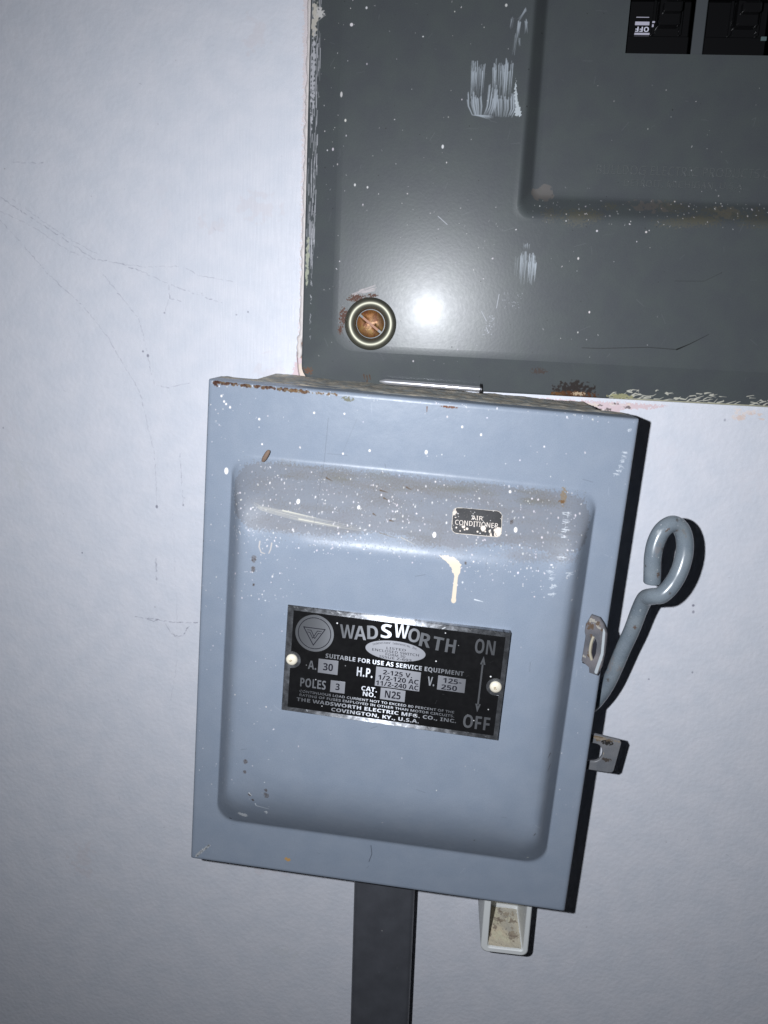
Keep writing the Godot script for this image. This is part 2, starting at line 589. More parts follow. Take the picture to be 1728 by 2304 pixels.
func build_panel() -> void:
	var c := Canvas.new(Rect2(24, 200, 300, 210), 4.8)
	c.base(Color(0.306, 0.323, 0.331), 0.345, 0.04, 0.022, 0.012, 21, Color(1.0, 1.01, 0.99))
	# dust and old grime that lies on the lower ledge of the recess
	for i in 22:
		c.patch(vary(150, 300), vary(84, 93), vary(4, 14), vary(2, 5), Color(0.34, 0.33, 0.29), 0.5, 0.7, 0.25, 300 + i, 0.7)
	c.patch(155.0, 98.0, 6, 4.5, Color(0.41, 0.38, 0.36), 0.6, 0.6, -0.1, 7, 0.15)
	c.patch(207, 93, 12, 4, Color(0.40, 0.37, 0.35), 0.5, 0.7, 0.2, 8, 0.25)
	c.patch(244, 91, 9, 4, Color(0.40, 0.38, 0.33), 0.5, 0.7, 0.2, 9, 0.25)
	speckle(c, Rect2(150, 82, 150, 14), 130, 0.15, 0.42)
	speckle(c, Rect2(36, 10, 100, 185), 110, 0.12, 0.42)
	speckle(c, Rect2(100, 10, 120, 75), 30, 0.12, 0.38)
	speckle(c, Rect2(155, 95, 100, 60), 26, 0.12, 0.35)
	speckle(c, Rect2(36, 60, 20, 130), 30, 0.14, 0.35)
	for d in [[55.4, 172.5, 0.95, 1.0], [51.5, 140.7, 0.7, 2.2], [103.3, 117.1, 0.7, 1.6], [62.5, 180, 0.6, 1.2], [54, 128.6, 0.6, 1.4], [48, 115, 0.6, 1.5], [60, 98, 0.6, 1.4], [66.5, 97, 0.55, 1.3], [174, 66, 0.55, 1.4], [182, 40, 0.5, 1.4], [181.8, 79.5, 0.6, 1.0], [129.5, 181, 0.7, 1.2], [205.5, 79.8, 0.6, 1.0]]:
		c.dot(d[0], d[1], d[2] * 0.85, paint_white(), 0.95, 0.6, d[3])
	# fine scratches and scuffs
	for i in 130:
		var x := vary(40, 300)
		var y := vary(8, 190)
		var t := vary(-PI, PI)
		c.stroke([Vector2(x, y), Vector2(x, y) + Vector2.from_angle(t) * vary(1, 6)], 0.16, Color(0.5, 0.51, 0.53), vary(0.1, 0.45), 0.5)
	for i in 70:
		c.dot(vary(40, 250), vary(0, 190), vary(0.1, 0.3), Color(0.10, 0.10, 0.10), vary(0.3, 0.8), 0.6)
	for q in [[135.5, 40, 136.3, 47], [128, 38, 131, 33], [103, 84, 108, 80], [131, 30, 132.5, 27]]:
		c.stroke([Vector2(q[0], q[1]), Vector2(q[2], q[3])], 0.35, Color(0.68, 0.69, 0.72), 0.8, 0.5)
	for i in 40:
		c.dot(132 + vary(-3, 3), 31 + vary(-5, 5), vary(0.12, 0.35), Color(0.66, 0.67, 0.70), 0.7, 0.5)
		c.dot(143 + vary(-5, 5), 44 + vary(-4, 4), vary(0.1, 0.3), Color(0.6, 0.61, 0.64), 0.6, 0.5)
	c.stroke([Vector2(180, 22), Vector2(189.5, 22.2), Vector2(212.7, 23.9), Vector2(226.9, 23.5)], 0.28, Color(0.16, 0.16, 0.16), 0.55)
	c.stroke([Vector2(226.9, 23.5), Vector2(229.5, 24.8), Vector2(233, 26.6), Vector2(241.7, 31.8)], 0.65, Color(0.12, 0.12, 0.12), 0.7, -1.0, 0.15)
	c.stroke([Vector2(222, 57), Vector2(236, 57.5), Vector2(244, 62)], 0.2, Color(0.18, 0.18, 0.18), 0.4)
	# dried brush marks of wall paint
	var smear := Color(0.62, 0.65, 0.68)
	dry_brush(c, 114.5, 121.5, 156.5, 139, 34, 0.42, smear, 0.75)
	dry_brush(c, 125, 135.5, 158.2, 138, 46, 0.45, smear, 0.8)
	for i in 30:
		var x := vary(113.5, 121)
		var b := vary(122, 127)
		c.stroke([Vector2(x, vary(143, 138)), Vector2(x + 0.6, 136), Vector2(lerpf(x, 122.0, 0.35), 132), Vector2(b, vary(130, 132))], 0.5, smear, vary(0.2, 0.55), 0.5, 0.15)
	for i in 26:
		var x := vary(123, 128)
		c.stroke([Vector2(x + 1, vary(146, 139)), Vector2(x + 0.5, 136), Vector2(x - vary(0, 1.5), vary(130.5, 133))], 0.5, smear, vary(0.2, 0.6), 0.5, 0.15)
	for i in 34:
		var x := vary(127, 138)
		c.stroke([Vector2(x, vary(142, 138)), Vector2(x + 0.4, 135), Vector2(lerpf(x, 132.0, 0.25), vary(131, 132.4))], 0.55, smear, vary(0.2, 0.55), 0.5, 0.2)
	c.poly(PackedVector2Array([Vector2(136.4, 149), Vector2(137.4, 144), Vector2(138.4, 138), Vector2(140.6, 134), Vector2(140.4, 131.8), Vector2(137.2, 132), Vector2(137.6, 136), Vector2(136.4, 142)]), Color(0.74, 0.77, 0.79), 0.9, 0.5, 0.5, 3)
	for q in [[138.4, 179, 135.8, 174, 0.7], [136.2, 174, 135.8, 167, 1.2], [139.6, 174, 139.8, 169, 0.9], [133, 175, 132.6, 171, 0.5], [135, 168, 134.4, 160, 0.5], [137, 166, 137.2, 163, 0.6]]:
		for i in 7:
			c.stroke([Vector2(q[0] + vary(-0.8, 0.8), q[1] + vary(-1, 1)), Vector2(q[2] + vary(-0.8, 0.8), q[3] + vary(-1, 1))], q[4] * 0.5, smear, vary(0.2, 0.6), 0.5, 0.1)
	dry_brush(c, 145.3, 149.0, 68.5, 52, 22, 0.35, smear, 0.6)
	dry_brush(c, 149.2, 153.6, 68.0, 51.5, 30, 0.42, smear, 0.85)
	dry_brush(c, 146.5, 150.5, 72.5, 69, 10, 0.4, smear, 0.5)
	dry_brush(c, 143, 145.5, 66, 54, 8, 0.2, smear, 0.4)
	# wall paint brushed over the left edge
	var edge := Color(0.70, 0.70, 0.72)
	for i in 150:
		var y := vary(60, 190)
		var x := 34.8 + absf(vary(-1, 1)) * 5.0
		c.stroke([Vector2(x, y), Vector2(x + vary(-0.2, 0.2), y - vary(2, 12))], vary(0.15, 0.45), edge, vary(0.25, 0.85), 0.5)
	c.patch(38.5, 178.5, 3.4, 3.0, Color(0.78, 0.77, 0.76), 1.0, 0.6, 0.05, 4, 0.5)
	c.patch(36.5, 176, 1.9, 12, Color(0.76, 0.74, 0.70), 0.95, 0.6, 0.12, 5, 0.3)
	c.patch(36.3, 150, 1.3, 26, edge, 0.95, 0.6, 0.12, 6, 0.4)
	c.patch(35.9, 60, 1.2, 14, Color(0.66, 0.67, 0.60), 0.95, 0.6, 0.12, 16, 0.25)
	for i in 40:
		var y := vary(20, 110)
		c.stroke([Vector2(38.3 + vary(-0.4, 0.6), y), Vector2(38.3 + vary(-0.4, 0.6), y - vary(0.5, 3))], 0.25, edge, vary(0.3, 0.9), 0.5)
	# ragged flakes of wall paint over the lower edge
	var flake := Color(0.74, 0.73, 0.68)
	for i in 46:
		var x := vary(196, 296)
		var y := vary(-3.4, -1.4)
		c.stroke([Vector2(x, y), Vector2(x + vary(1, 3), y + vary(-0.4, 1.6)), Vector2(x + vary(2.5, 5), y + vary(0.2, 2.4))], vary(0.4, 1.1), flake, 1.0, 0.6, 0.2)
	for i in 22:
		var x := vary(204, 292)
		var y := vary(-0.8, 2.4)
		c.stroke([Vector2(x, y), Vector2(x + vary(-2, 3), y + vary(-0.8, 1.0)), Vector2(x + vary(1, 4), y + vary(-1.5, 1))], vary(0.4, 1.0), flake, 0.95, 0.6, 0.15)
	c.stroke([Vector2(198, -3.4), Vector2(296, -3.5)], 0.9, Color(0.72, 0.71, 0.62), 0.9, 0.6)
	c.patch(203, -2.2, 7, 1.6, Color(0.60, 0.59, 0.45), 0.95, 0.6, 0.05, 31, 0.5)
	# rust
	var rust := Color(0.31, 0.20, 0.13)
	c.patch(179, 0.5, 12, 5, Color(0.15, 0.12, 0.11), 0.8, 0.7, 0.15, 51, 0.35)
	c.patch(180, -2.4, 13, 1.9, rust, 1.0, 0.8, 0.05, 52, 0.5)
	c.patch(181.5, -2.0, 4, 1.2, Color(0.70, 0.62, 0.52), 1.0, 0.6, 0.1, 53, 0.8)
	c.patch(171, -2.6, 4, 1.3, Color(0.42, 0.29, 0.16), 0.8, 0.8, 0.15, 54, 0.6)
	for q in [[64, 42.5, 5, 1.6], [61, 41.2, 3.5, 1.2], [71.5, 43.6, 3, 1.0], [56.5, 32, 2.6, 5.5], [55, 25, 1.5, 3], [67, 40.6, 5, 1.0]]:
		c.patch(q[0], q[1], q[2], q[3], Color(0.33, 0.20, 0.15), 0.9, 0.7, 0.12, 60 + int(q[0]), 0.8)
	for q in [[65, 45.6, 72, 48.2], [66, 44.6, 73, 46.8], [61, 43.6, 67, 46]]:
		for i in 5:
			c.stroke([Vector2(q[0] + vary(-1, 1), q[1] + vary(-1, 1)), Vector2(q[2] + vary(-1, 1), q[3] + vary(-1, 1))], 0.3, Color(0.62, 0.58, 0.58), vary(0.4, 0.9), 0.4)
	for q in [[68.2, 0.5], [69.8, 0], [71.3, 0.4]]:
		c.stroke([Vector2(q[0], q[1] + 1.6), Vector2(q[0] + 0.6, q[1] - 1.2)], 0.6, rust, 0.85, 0.7, 0.2)
	c.stroke([Vector2(70, -1), Vector2(70, -3)], 0.5, rust, 0.7, 0.7, 0.2)
	c.patch(37.6, 2.5, 3.5, 2.5, Color(0.42, 0.28, 0.20), 0.8, 0.7, 0.2, 77, 0.6)
	c.patch(160, 9, 5, 2, Color(0.28, 0.22, 0.20), 0.6, 0.6, 0.2, 78, 0.6)
	var m := c.material()
	var pn := FastNoiseLite.new()
	pn.seed = 19
	pn.frequency = 0.10
	pn.fractal_octaves = 3
	m.heightmap_enabled = true
	m.heightmap_texture = ImageTexture.create_from_image(pn.get_image(c.w, c.h))
	m.heightmap_scale = 0.0011
	m.metallic_specular = 0.42
	m.clearcoat_enabled = true
	m.clearcoat = 0.036
	m.clearcoat_roughness = 0.15
	mats.panel = m
	var plain := flat(Color(0.308, 0.322, 0.334), 0.30)

	var t := thing("breaker_panel", "large dark grey steel breaker panel with dished centre, rusty corner screw and paint smears", "breaker panel")
	# the cover: edge, sloping border, face, dished recess, opening
	var st := begin()
	var rings := []
	var groups := []
	var add := func(x0: float, y0: float, x1: float, y1: float, r: float, z: float, g: int):
		rings.append(lift(rrect(x0, y0, x1, y1, r, 7, 22), z))
		groups.append(g)
	# (the sheet bows back a little towards its left and lower edges)
	add.call(34, -3.7, 410, 496, 9, 0.25, 1)
	add.call(34, -3.7, 410, 496, 9, 3.2, 1)
	add.call(34.3, -3.4, 409.7, 495.7, 8.8, 3.6, 1)
	add.call(35.0, -2.7, 409, 495, 8.4, 3.9, 2)
	add.call(50.5, 14.2, 393.5, 477.5, 13, 10.2, 3)
	add.call(52, 16, 392, 476, 14, 10.36, 3)
	for i in 15:
		var k := i / 14.0
		add.call(lerpf(53.5, 139.0, k), lerpf(17.8, 82.0, k), lerpf(390.5, 305, k), lerpf(474.5, 412, k), lerpf(15, 8, k), 10.4, 4 if i < 14 else 5)
	for i in 13:
		var k := i / 12.0
		add.call(lerpf(141.6, 150.6, k), lerpf(84.0, 97.5, k), lerpf(302.4, 293.4, k), lerpf(410, 397.0, k), lerpf(7, 4, k), 10.4 - 8.6 * ease_rise(k, 0.3, 0.2), 5)
	add.call(153, 100.0, 291, 394.5, 3, 1.8, 6)
	add.call(188.7, 163.8, 256.3, 340, 0.4, 1.8, 7)
	add.call(188.7, 163.8, 256.3, 340, 0.4, 0.4, 7)
	for i in range(4, rings.size()):
		var ring: PackedVector3Array = rings[i]
		for k in ring.size():
			var dx := 141.0 - ring[k].x
			var dy := 84.0 - ring[k].y
			var fade := 1.0 if i < 22 else 0.0
			ring[k].z -= fade * (0.034 * 0.5 * (dx + sqrt(dx * dx + 900.0)) + 0.008 * 0.5 * (dy + sqrt(dy * dy + 400.0)) - 0.30)
		rings[i] = ring
	loft(st, rings, c.frame(), groups, {}, false)
	put(st, "cover", m, t)
	st = begin()
	slab(st, 219.6, 163.9, 225.0, 339.9, 0.3, 0.5, 1.75, 0.4, c.frame())
	put(st, "mullion", plain, t)
	st = begin()
	loft(st, [lift(rrect(64, 24, 380, 468, 2), 0.1), lift(rrect(64, 24, 380, 468, 2), -86)], c.frame(), [1])
	put(st, "cabinet", mats.cabinet, t)
	# embossed maker's lettering
	var worn_glint := flat(Color(0.338, 0.354, 0.358), 0.3)  # lighter than the cover: glints on the worn letter tips put into the colour
	letters("BULLDOG ELECTRIC PRODUCTS CO.", 180.3, 108.1, 89, 4.3, 1.7, 0.5, worn_glint, t, false)
	letters("DETROIT, MICHIGAN  U.S.A.", 194.5, 102.6, 58, 3.2, 1.7, 0.45, worn_glint, t, false)
	# breakers behind the opening
	for col in 2:
		for row in 3:
			var b := Node3D.new()
			b.name = "circuit_breaker"
			b.position = Vector3([189.4, 225.4][col], 164.2 + row * 25.4, 0) * MM
			t.add_child(b, true)
			st = begin()
			slab(st, 0.3, 0.2, 29.6, 25.0, 0.6, -50, -3.0, 0.6)
			slab(st, 0.3, 0.2, 29.6, 9.0, 0.6, -4, -1.8, 0.5)
			slab(st, 11.5, 9.4, 12.8, 24.6, 0.3, -4, -1.2, 0.3)
			slab(st, 24.4, 9.4, 25.6, 24.6, 0.3, -4, -1.2, 0.3)
			put(st, "case", mats.black, b)
			st = begin()
			slab(st, 13.6, 12.6, 23.6, 23.8, 0.8, -4, 2.6, 0.9)
			slab(st, 14.4, 17.0, 22.8, 21.5, 0.8, 2.2, 6.5, 0.9)
			put(st, "toggle", mats.black, b)
			if col == 0:
				st = begin()
				slab(st, 3.6, 14.0, 10.4, 15.6, 0.15, -3.2, -2.7, 0.1)
				slab(st, 3.7, 9.6, 10.9, 10.5, 0.15, -3.2, -2.4, 0.1)
				slab(st, 3.9, 17.4, 10.0, 17.7, 0.05, -3.2, -2.8, 0.05)
				slab(st, 11.3, 12.6, 12.1, 13.8, 0.1, -1.4, -1.1, 0.05)
				slab(st, 11.3, 14.4, 12.5, 15.2, 0.1, -1.4, -1.1, 0.05)
				put(st, "marker", flat(Color(0.75, 0.74, 0.80), 0.5), b)
				letters("OFF", 10.4, 13.3, 6.4, 2.2, -3.05, 0.2, flat(Color(0.86, 0.86, 0.92), 0.5), b, true, PI)
			else:
				st = begin()
				slab(st, 27.0, 7.4, 29.6, 9.2, 0.2, -2.0, -1.4, 0.1)
				put(st, "marker", flat(Color(0.35, 0.42, 0.42), 0.5), b)
	# corner screw in its cup washer
	var s := Node3D.new()
	s.name = "cover_screw"
	s.position = Vector3(71.0, 29.0, 7.3) * MM
	t.add_child(s, true)
	st = begin()
	lathe(st, Vector3.ZERO, [[13.6, -0.6], [13.7, 0.4], [13.45, 1.3], [13.0, 2.0], [12.4, 2.55], [11.7, 2.9], [11.0, 3.05], [10.3, 3.02], [9.6, 2.8], [8.9, 2.4], [8.3, 1.9], [7.8, 1.2], [7.6, 0.6], [7.5, -0.4]])
	put(st, "cup_washer", mats.zinc, s)
	var sc := Canvas.new(Rect2(-15, 15, 30, 30), 10.0)
	sc.base(Color(0.50, 0.34, 0.19), 0.5, 0.12, 0.2, 0.2, 91, Color(1.05, 1.0, 0.92))
	for i in 14:
		sc.patch(vary(-7, 7), vary(-7, 7), vary(1, 3), vary(1, 3), [Color(0.36, 0.19, 0.11), Color(0.52, 0.42, 0.22), Color(0.50, 0.30, 0.15)][i % 3], 0.6, 0.6, 0.15, 900 + i, 0.6)
	st = begin()
	for half in 2:
		var R := 7.2
		var pts := PackedVector2Array()
		var a0 := asin(0.62 / R)
		for i in 21:
			var a := lerpf(a0, PI - a0, i / 20.0)
			pts.append(Vector2(cos(a), sin(a)) * R)
		for i in range(1, 12):
			pts.append(Vector2(lerpf(pts[20].x, pts[0].x, i / 12.0), 0.62))
		var turn := deg_to_rad(-37.0) + half * PI
		var base := pts.duplicate()
		var rr := []
		var gg := []
		for lev in [[1.0, -0.5], [1.0, 0.9], [0.96, 1.25], [0.8, 1.75], [0.55, 2.15], [0.28, 2.35]]:
			var ring := PackedVector3Array()
			var mid := Vector2(0, 2.6)
			for q: Vector2 in base:
				var v := Vector2(lerpf(mid.x, q.x, lev[0]), 0.62 if q.y < 0.63 else maxf(lerpf(mid.y, q.y, lev[0]), 0.62))
				v = v.rotated(turn)
				ring.append(Vector3(v.x, v.y, lev[1]))
			rr.append(ring)
			gg.append(3)
		loft(st, rr, sc.frame(), gg)
	put(st, "screw_head", sc.material(0.45), s)
	st = begin()
	slab(st, -5.2, -5.2, 5.2, 5.2, 5.1, -0.6, 0.75, 0.1, sc.frame())
	put(st, "slot_floor", flat(Color(0.66, 0.50, 0.42), 0.7), s)

# ------------------------------------------------------------------ switch box

func door_ring(t: float, z: float) -> PackedVector3Array:
	var flatring := rrect(13.4 + 25 * t, -233.5 + 45 * t, 186.4 - 25 * t, -34.0 - 37.5 * t, lerpf(10, 24, t), 10, 12)
	var out := PackedVector3Array()
	for i in flatring.size():
		# corner order: lower right, upper right, upper left, lower left, each of 11 points and 11 along the side
		var part := i / 22
		var at := i % 22
		var k := 1.0
		if part == 1:
			k = 1.0 - smoothstep(0.0, 1.0, at / 10.0) if at <= 10 else 0.0
		elif part == 2:
			k = smoothstep(0.0, 1.0, at / 10.0) if at <= 10 else 1.0
		var low := 0.0
		if part == 3:
			low = smoothstep(0.0, 1.0, minf(at / 10.0, 1.0))
		elif part == 0 and at <= 10:
			low = 1.0 - smoothstep(0.0, 1.0, at / 10.0)
		out.append(Vector3(flatring[i].x, flatring[i].y, door_rise(t, k, low) if z < 0.0 else z))
	return out

func door_canvas() -> Canvas:
	var c := Canvas.new(Rect2(-22, 22, 244, 304), 4.4)
	c.base(Color(0.513, 0.552, 0.608), 0.37, 0.034, 0.018, 0.04, 31, Color(1.006, 1.0, 0.994))
	# dust settled on the upper slope, in clumps and grains
	c.poly(PackedVector2Array([Vector2(16.5, -46), Vector2(20, -39), Vector2(28, -36.8), Vector2(172, -36.8), Vector2(180, -39), Vector2(183, -46), Vector2(182, -58), Vector2(170, -63), Vector2(150, -60), Vector2(120, -64.5), Vector2(90, -61), Vector2(60, -65), Vector2(30, -66), Vector2(18, -60)]), Color(0.425, 0.425, 0.44), 0.5, 0.6, 1.2, 44)
	for i in 150:
		var x := vary(28, 172)
		c.patch(x, vary(-66, -38.5), vary(5, 14), vary(1.5, 4), [Color(0.46, 0.465, 0.49), Color(0.44, 0.435, 0.44), Color(0.50, 0.505, 0.53)][i % 3], 0.28, 0.62, 0.30, 400 + i, 0.8)
	for i in 40:
		c.patch(vary(34, 166), vary(-43, -36.2), vary(4, 16), vary(0.8, 2.6), [Color(0.41, 0.40, 0.36), Color(0.40, 0.375, 0.34)][i % 2], 0.2, 0.6, 0.25, 700 + i, 0.9)
	for i in 3000:
		var y := -35.4 - 35.0 * pow(rng.randf(), 1.2)
		c.dot(vary(19, 181), y, vary(0.12, 0.28), [Color(0.39, 0.375, 0.36), Color(0.55, 0.55, 0.56), Color(0.44, 0.43, 0.42)][i % 3], vary(0.12, 0.42), 0.7)
	# splashes of wall paint
	speckle(c, Rect2(15, -75, 160, 39), 420, 0.13, 0.42)
	speckle(c, Rect2(17, -72, 90, 30), 190, 0.13, 0.42)
	speckle(c, Rect2(15, -100, 40, 28), 60, 0.14, 0.42)
	speckle(c, Rect2(14, -215, 34, 120), 46, 0.14, 0.36)
	speckle(c, Rect2(120, -85, 60, 45), 110, 0.13, 0.42)
	speckle(c, Rect2(1, -235, 12, 230), 44, 0.14, 0.34)
	speckle(c, Rect2(2, -34, 196, 32), 36, 0.14, 0.42)
	speckle(c, Rect2(40, -230, 130, 130), 34, 0.12, 0.32)
	speckle(c, Rect2(186, -230, 13, 220), 16, 0.12, 0.3)
	speckle(c, Rect2(2, -3, 196, 3), 70, 0.14, 0.4)
	for d in [[10.8, -43.4, 1.0, 1.7], [25.6, -16.7, 0.55, 1.1], [51.6, -11.2, 0.5, 1.1], [65.9, -10.3, 0.45, 1.1], [79.1, -26.6, 0.55, 1.2], [66.6, -29.3, 0.5, 1.1], [105.6, -24.7, 0.7, 1.5], [6.9, -7.4, 0.5, 1.2], [8.3, -9.9, 0.5, 1.2], [9.3, -11, 0.5, 1.1], [11.3, -12.4, 0.5, 1.2], [27.6, -28.6, 0.45, 1.1], [48.5, -52.2, 0.85, 1.3], [113, -60, 0.85, 1.4], [149.5, -54.5, 0.8, 1.4], [77, -52, 0.7, 1.2], [130, -14, 0.5, 1.3], [121, -11.2, 0.5, 1.3], [146, -39, 0.6, 1.1]]:
		c.dot(d[0], d[1], d[2], Color(0.90, 0.88, 0.87), 1.0, 0.55, d[3])
	# the cream drip
	var cream := Color(0.84, 0.785, 0.71)
	c.poly(PackedVector2Array([Vector2(115.8, -68.2), Vector2(119.5, -67.8), Vector2(123.5, -68.6), Vector2(126.3, -71.2), Vector2(126.2, -74.6), Vector2(125.4, -77.2), Vector2(123.8, -77.2), Vector2(122.4, -74), Vector2(120.4, -71.2), Vector2(117.8, -69.2)]), cream, 1.0, 0.5, 0.25, 2)
	c.stroke([Vector2(124.6, -76.5), Vector2(124.5, -82), Vector2(124.6, -88)], 1.5, cream, 1.0, 0.5, 1.9)
	c.dot(124.6, -88.4, 1.15, cream, 1.0, 0.5, 1.3)
	# the long wiped smear
	var wipe := Color(0.66, 0.655, 0.635)
	for i in 34:
		var o := vary(-1, 1)
		var a := vary(0.0, 0.5)
		var b := vary(0.55, 1.0)
		var path := [Vector2(27.7, -54), Vector2(32.2, -56.4), Vector2(43, -57.8), Vector2(53.8, -59.2), Vector2(71.6, -60.4), Vector2(87.1, -61.4)]
		var p := []
		for k in 9:
			var u := lerpf(a, b, k / 8.0) * 4.999
			var q: Vector2 = path[int(u)].lerp(path[int(u) + 1], u - int(u))
			p.append(q + Vector2(0, o * (0.4 + 1.0 * sin(PI * u / 5.0))))
		c.stroke(p, 0.28, wipe, vary(0.12, 0.5), 0.6, 0.1)
	for q in [[42, -56.6, 58, -58.2], [50, -59.4, 70, -60.9]]:
		c.stroke([Vector2(q[0], q[1]), Vector2(q[2], q[3])], 0.55, Color(0.76, 0.75, 0.70), 0.8, 0.6, 0.2)
	c.stroke([Vector2(98, -62.5), Vector2(105, -64.8)], 0.5, wipe, 0.7, 0.6, 0.15)
	c.stroke([Vector2(88, -61.5), Vector2(96, -63)], 0.3, Color(0.42, 0.38, 0.33), 0.7, 0.6, 0.15)
	# a U-shaped crust at the left of the ridge
	c.stroke([Vector2(33.2, -71), Vector2(33, -73.5), Vector2(34.2, -76), Vector2(36.2, -76.4)], 0.7, Color(0.70, 0.68, 0.67), 0.85, 0.7, 0.4)
	c.stroke([Vector2(38.8, -71.2), Vector2(38.6, -74), Vector2(37.8, -76.2)], 0.7, Color(0.70, 0.68, 0.67), 0.85, 0.7, 0.4)
	# rust along the upper bend
	var rust := Color(0.31, 0.21, 0.155)
	for i in 150:
		var x := 3.0 + 46.0 * rng.randf()
		c.dot(x, -1.1 - x * 0.012 + vary(-0.5, 0.5), vary(0.25, 0.75), [rust, Color(0.37, 0.27, 0.19), Color(0.26, 0.18, 0.15), Color(0.42, 0.36, 0.28)][i % 4], 0.85, 0.8)
	for i in 60:
		var x := vary(38, 62)
		c.dot(x, -1.7 + vary(-0.5, 0.4), vary(0.2, 0.5), [Color(0.47, 0.40, 0.29), Color(0.42, 0.30, 0.20)][i % 2], 0.7, 0.8)
	c.patch(4.2, -1.6, 1.6, 1.8, Color(0.27, 0.17, 0.13), 1.0, 0.8, 0.0, 3, 0.5)
	c.patch(67, -3.2, 3, 1.3, Color(0.42, 0.42, 0.36), 0.9, 0.7, 0.1, 4, 0.6)
	c.patch(114, -2.6, 4.5, 0.6, Color(0.42, 0.27, 0.20), 0.9, 0.8, 0.0, 5, 0.8)
	c.stroke([Vector2(104, -3.4), Vector2(104.1, -6)], 0.5, Color(0.40, 0.28, 0.22), 0.8, 0.7, 0.2)
	for q in [[60, -41], [86, -44], [98, -41.5], [88, -47], [92, -56], [84, -54]]:
		c.stroke([Vector2(q[0], q[1]), Vector2(q[0] + vary(1.5, 4), q[1] - vary(0.2, 1.2))], 0.7, Color(0.36, 0.31, 0.27), 0.7, 0.7, 0.15)
	# hairline scratches
	c.stroke([Vector2(58.5, -13), Vector2(57.8, -40), Vector2(57.3, -62)], 0.18, Color(0.33, 0.35, 0.38), 0.45)
	c.stroke([Vector2(72, -12), Vector2(66, -30)], 0.15, Color(0.36, 0.38, 0.41), 0.3)
	c.stroke([Vector2(59, -30), Vector2(69, -30)], 0.2, Color(0.36, 0.37, 0.39), 0.3)
	for i in 46:
		var x := vary(3, 197)
		var y := vary(-255, -4)
		var t := vary(-PI, PI)
		c.stroke([Vector2(x, y), Vector2(x, y) + Vector2.from_angle(t) * vary(0.8, 5)], 0.18, [Color(0.34, 0.36, 0.39), Color(0.68, 0.71, 0.75)][i % 2], vary(0.2, 0.6))
	# grime: dark spots below, left and right
	for d in [[32, -184.2, 0.9], [31.8, -190, 0.7], [31, -79.5, 1.2], [31, -84.5, 1.0], [42.9, -202.2, 1.2], [42.7, -199, 0.7], [34.5, -203.5, 0.8], [36, -207, 0.6], [31.5, -92, 0.5], [147.5, -51.5, 0.7], [128, -70.2, 0.5]]:
		c.patch(d[0], d[1], d[2] * 1.3, d[2] * 1.5, Color(0.35, 0.32, 0.31), 0.5, 0.6, -0.1, int(d[0] * 7), 0.5)
		for k in 9:
			c.dot(d[0] + vary(-0.8, 0.8) * d[2], d[1] + vary(-1.0, 1.0) * d[2], vary(0.12, 0.3), Color(0.27, 0.24, 0.23), vary(0.3, 0.7), 0.6)
	# chips and scuffs of white
	var chip := Color(0.82, 0.84, 0.86)
	c.poly(PackedVector2Array([Vector2(26.2, -221.2), Vector2(29, -219.6), Vector2(31.6, -221), Vector2(32.4, -222.6), Vector2(30, -224.2), Vector2(27.8, -222.6)]), chip, 1.0, 0.5, 0.8, 9)
	c.poly(PackedVector2Array([Vector2(41.8, -214.6), Vector2(43.4, -215.4), Vector2(42.4, -218)]), chip, 1.0, 0.5, 0.5, 10)
	c.stroke([Vector2(37.2, -209.4), Vector2(37.6, -211), Vector2(44, -212.6)], 0.5, chip, 0.95, 0.5, 0.2)
	c.stroke([Vector2(34.2, -202.4), Vector2(35.6, -204)], 0.6, chip, 0.9, 0.5, 0.3)
	c.stroke([Vector2(3.6, -257), Vector2(6, -254), Vector2(8, -252), Vector2(10.4, -249.4)], 1.5, Color(0.62, 0.63, 0.64), 0.95, 0.6, 1.1)
	for i in 40:
		c.dot(lerpf(3.6, 10.4, i / 40.0) + vary(-0.6, 0.6), lerpf(-257, -249.4, i / 40.0) + vary(-0.6, 0.6), vary(0.2, 0.5), [Color(0.76, 0.77, 0.78), Color(0.40, 0.42, 0.44)][i % 2], 0.8, 0.6)
	c.dot(21.4, -230.6, 0.8, Color(0.2, 0.21, 0.23), 0.9, 0.6, 0.6)
	c.patch(53, -251.4, 1.7, 1.3, Color(0.70, 0.55, 0.36), 1.0, 0.6, -0.2, 12, 0.6)
	c.stroke([Vector2(96.5, -236), Vector2(97.4, -241), Vector2(96.2, -246)], 0.25, Color(0.24, 0.26, 0.29), 0.85)
	for q in [[195.7, -16], [195.5, -18], [195, -20], [195.2, -22.6], [194.2, -24.6], [193.4, -26.5], [196, -5.5]]:
		for i in 9:
			c.stroke([Vector2(q[0] + vary(-1.6, 1), q[1] + vary(-0.8, 0.8)), Vector2(q[0] + vary(-1, 1.4), q[1] + vary(-0.6, 1.2))], 0.25, chip, vary(0.3, 0.9), 0.5, 0.1)
	for q in [[172, -46], [172, -49], [171.6, -52], [170.4, -55], [166, -71], [167, -73.5], [168.3, -77], [168, -80.6], [175, -71], [170.5, -64]]:
		for i in 8:
			c.stroke([Vector2(q[0] + vary(-2, 1), q[1] + vary(-1.2, 1.2)), Vector2(q[0] + vary(0, 2.6), q[1] + vary(-0.6, 1.4))], 0.28, chip, vary(0.3, 0.9), 0.5, 0.1)
	c.stroke([Vector2(134, -87), Vector2(138, -87.6)], 0.6, chip, 0.8, 0.5, 0.2)
	c.patch(170.5, -38.5, 1.7, 4.5, Color(0.50, 0.43, 0.34), 0.75, 0.7, 0.12, 14, 0.6)
	c.patch(170, -41, 1.8, 0.7, Color(0.42, 0.31, 0.2), 0.9, 0.7, 0.0, 15, 0.6)
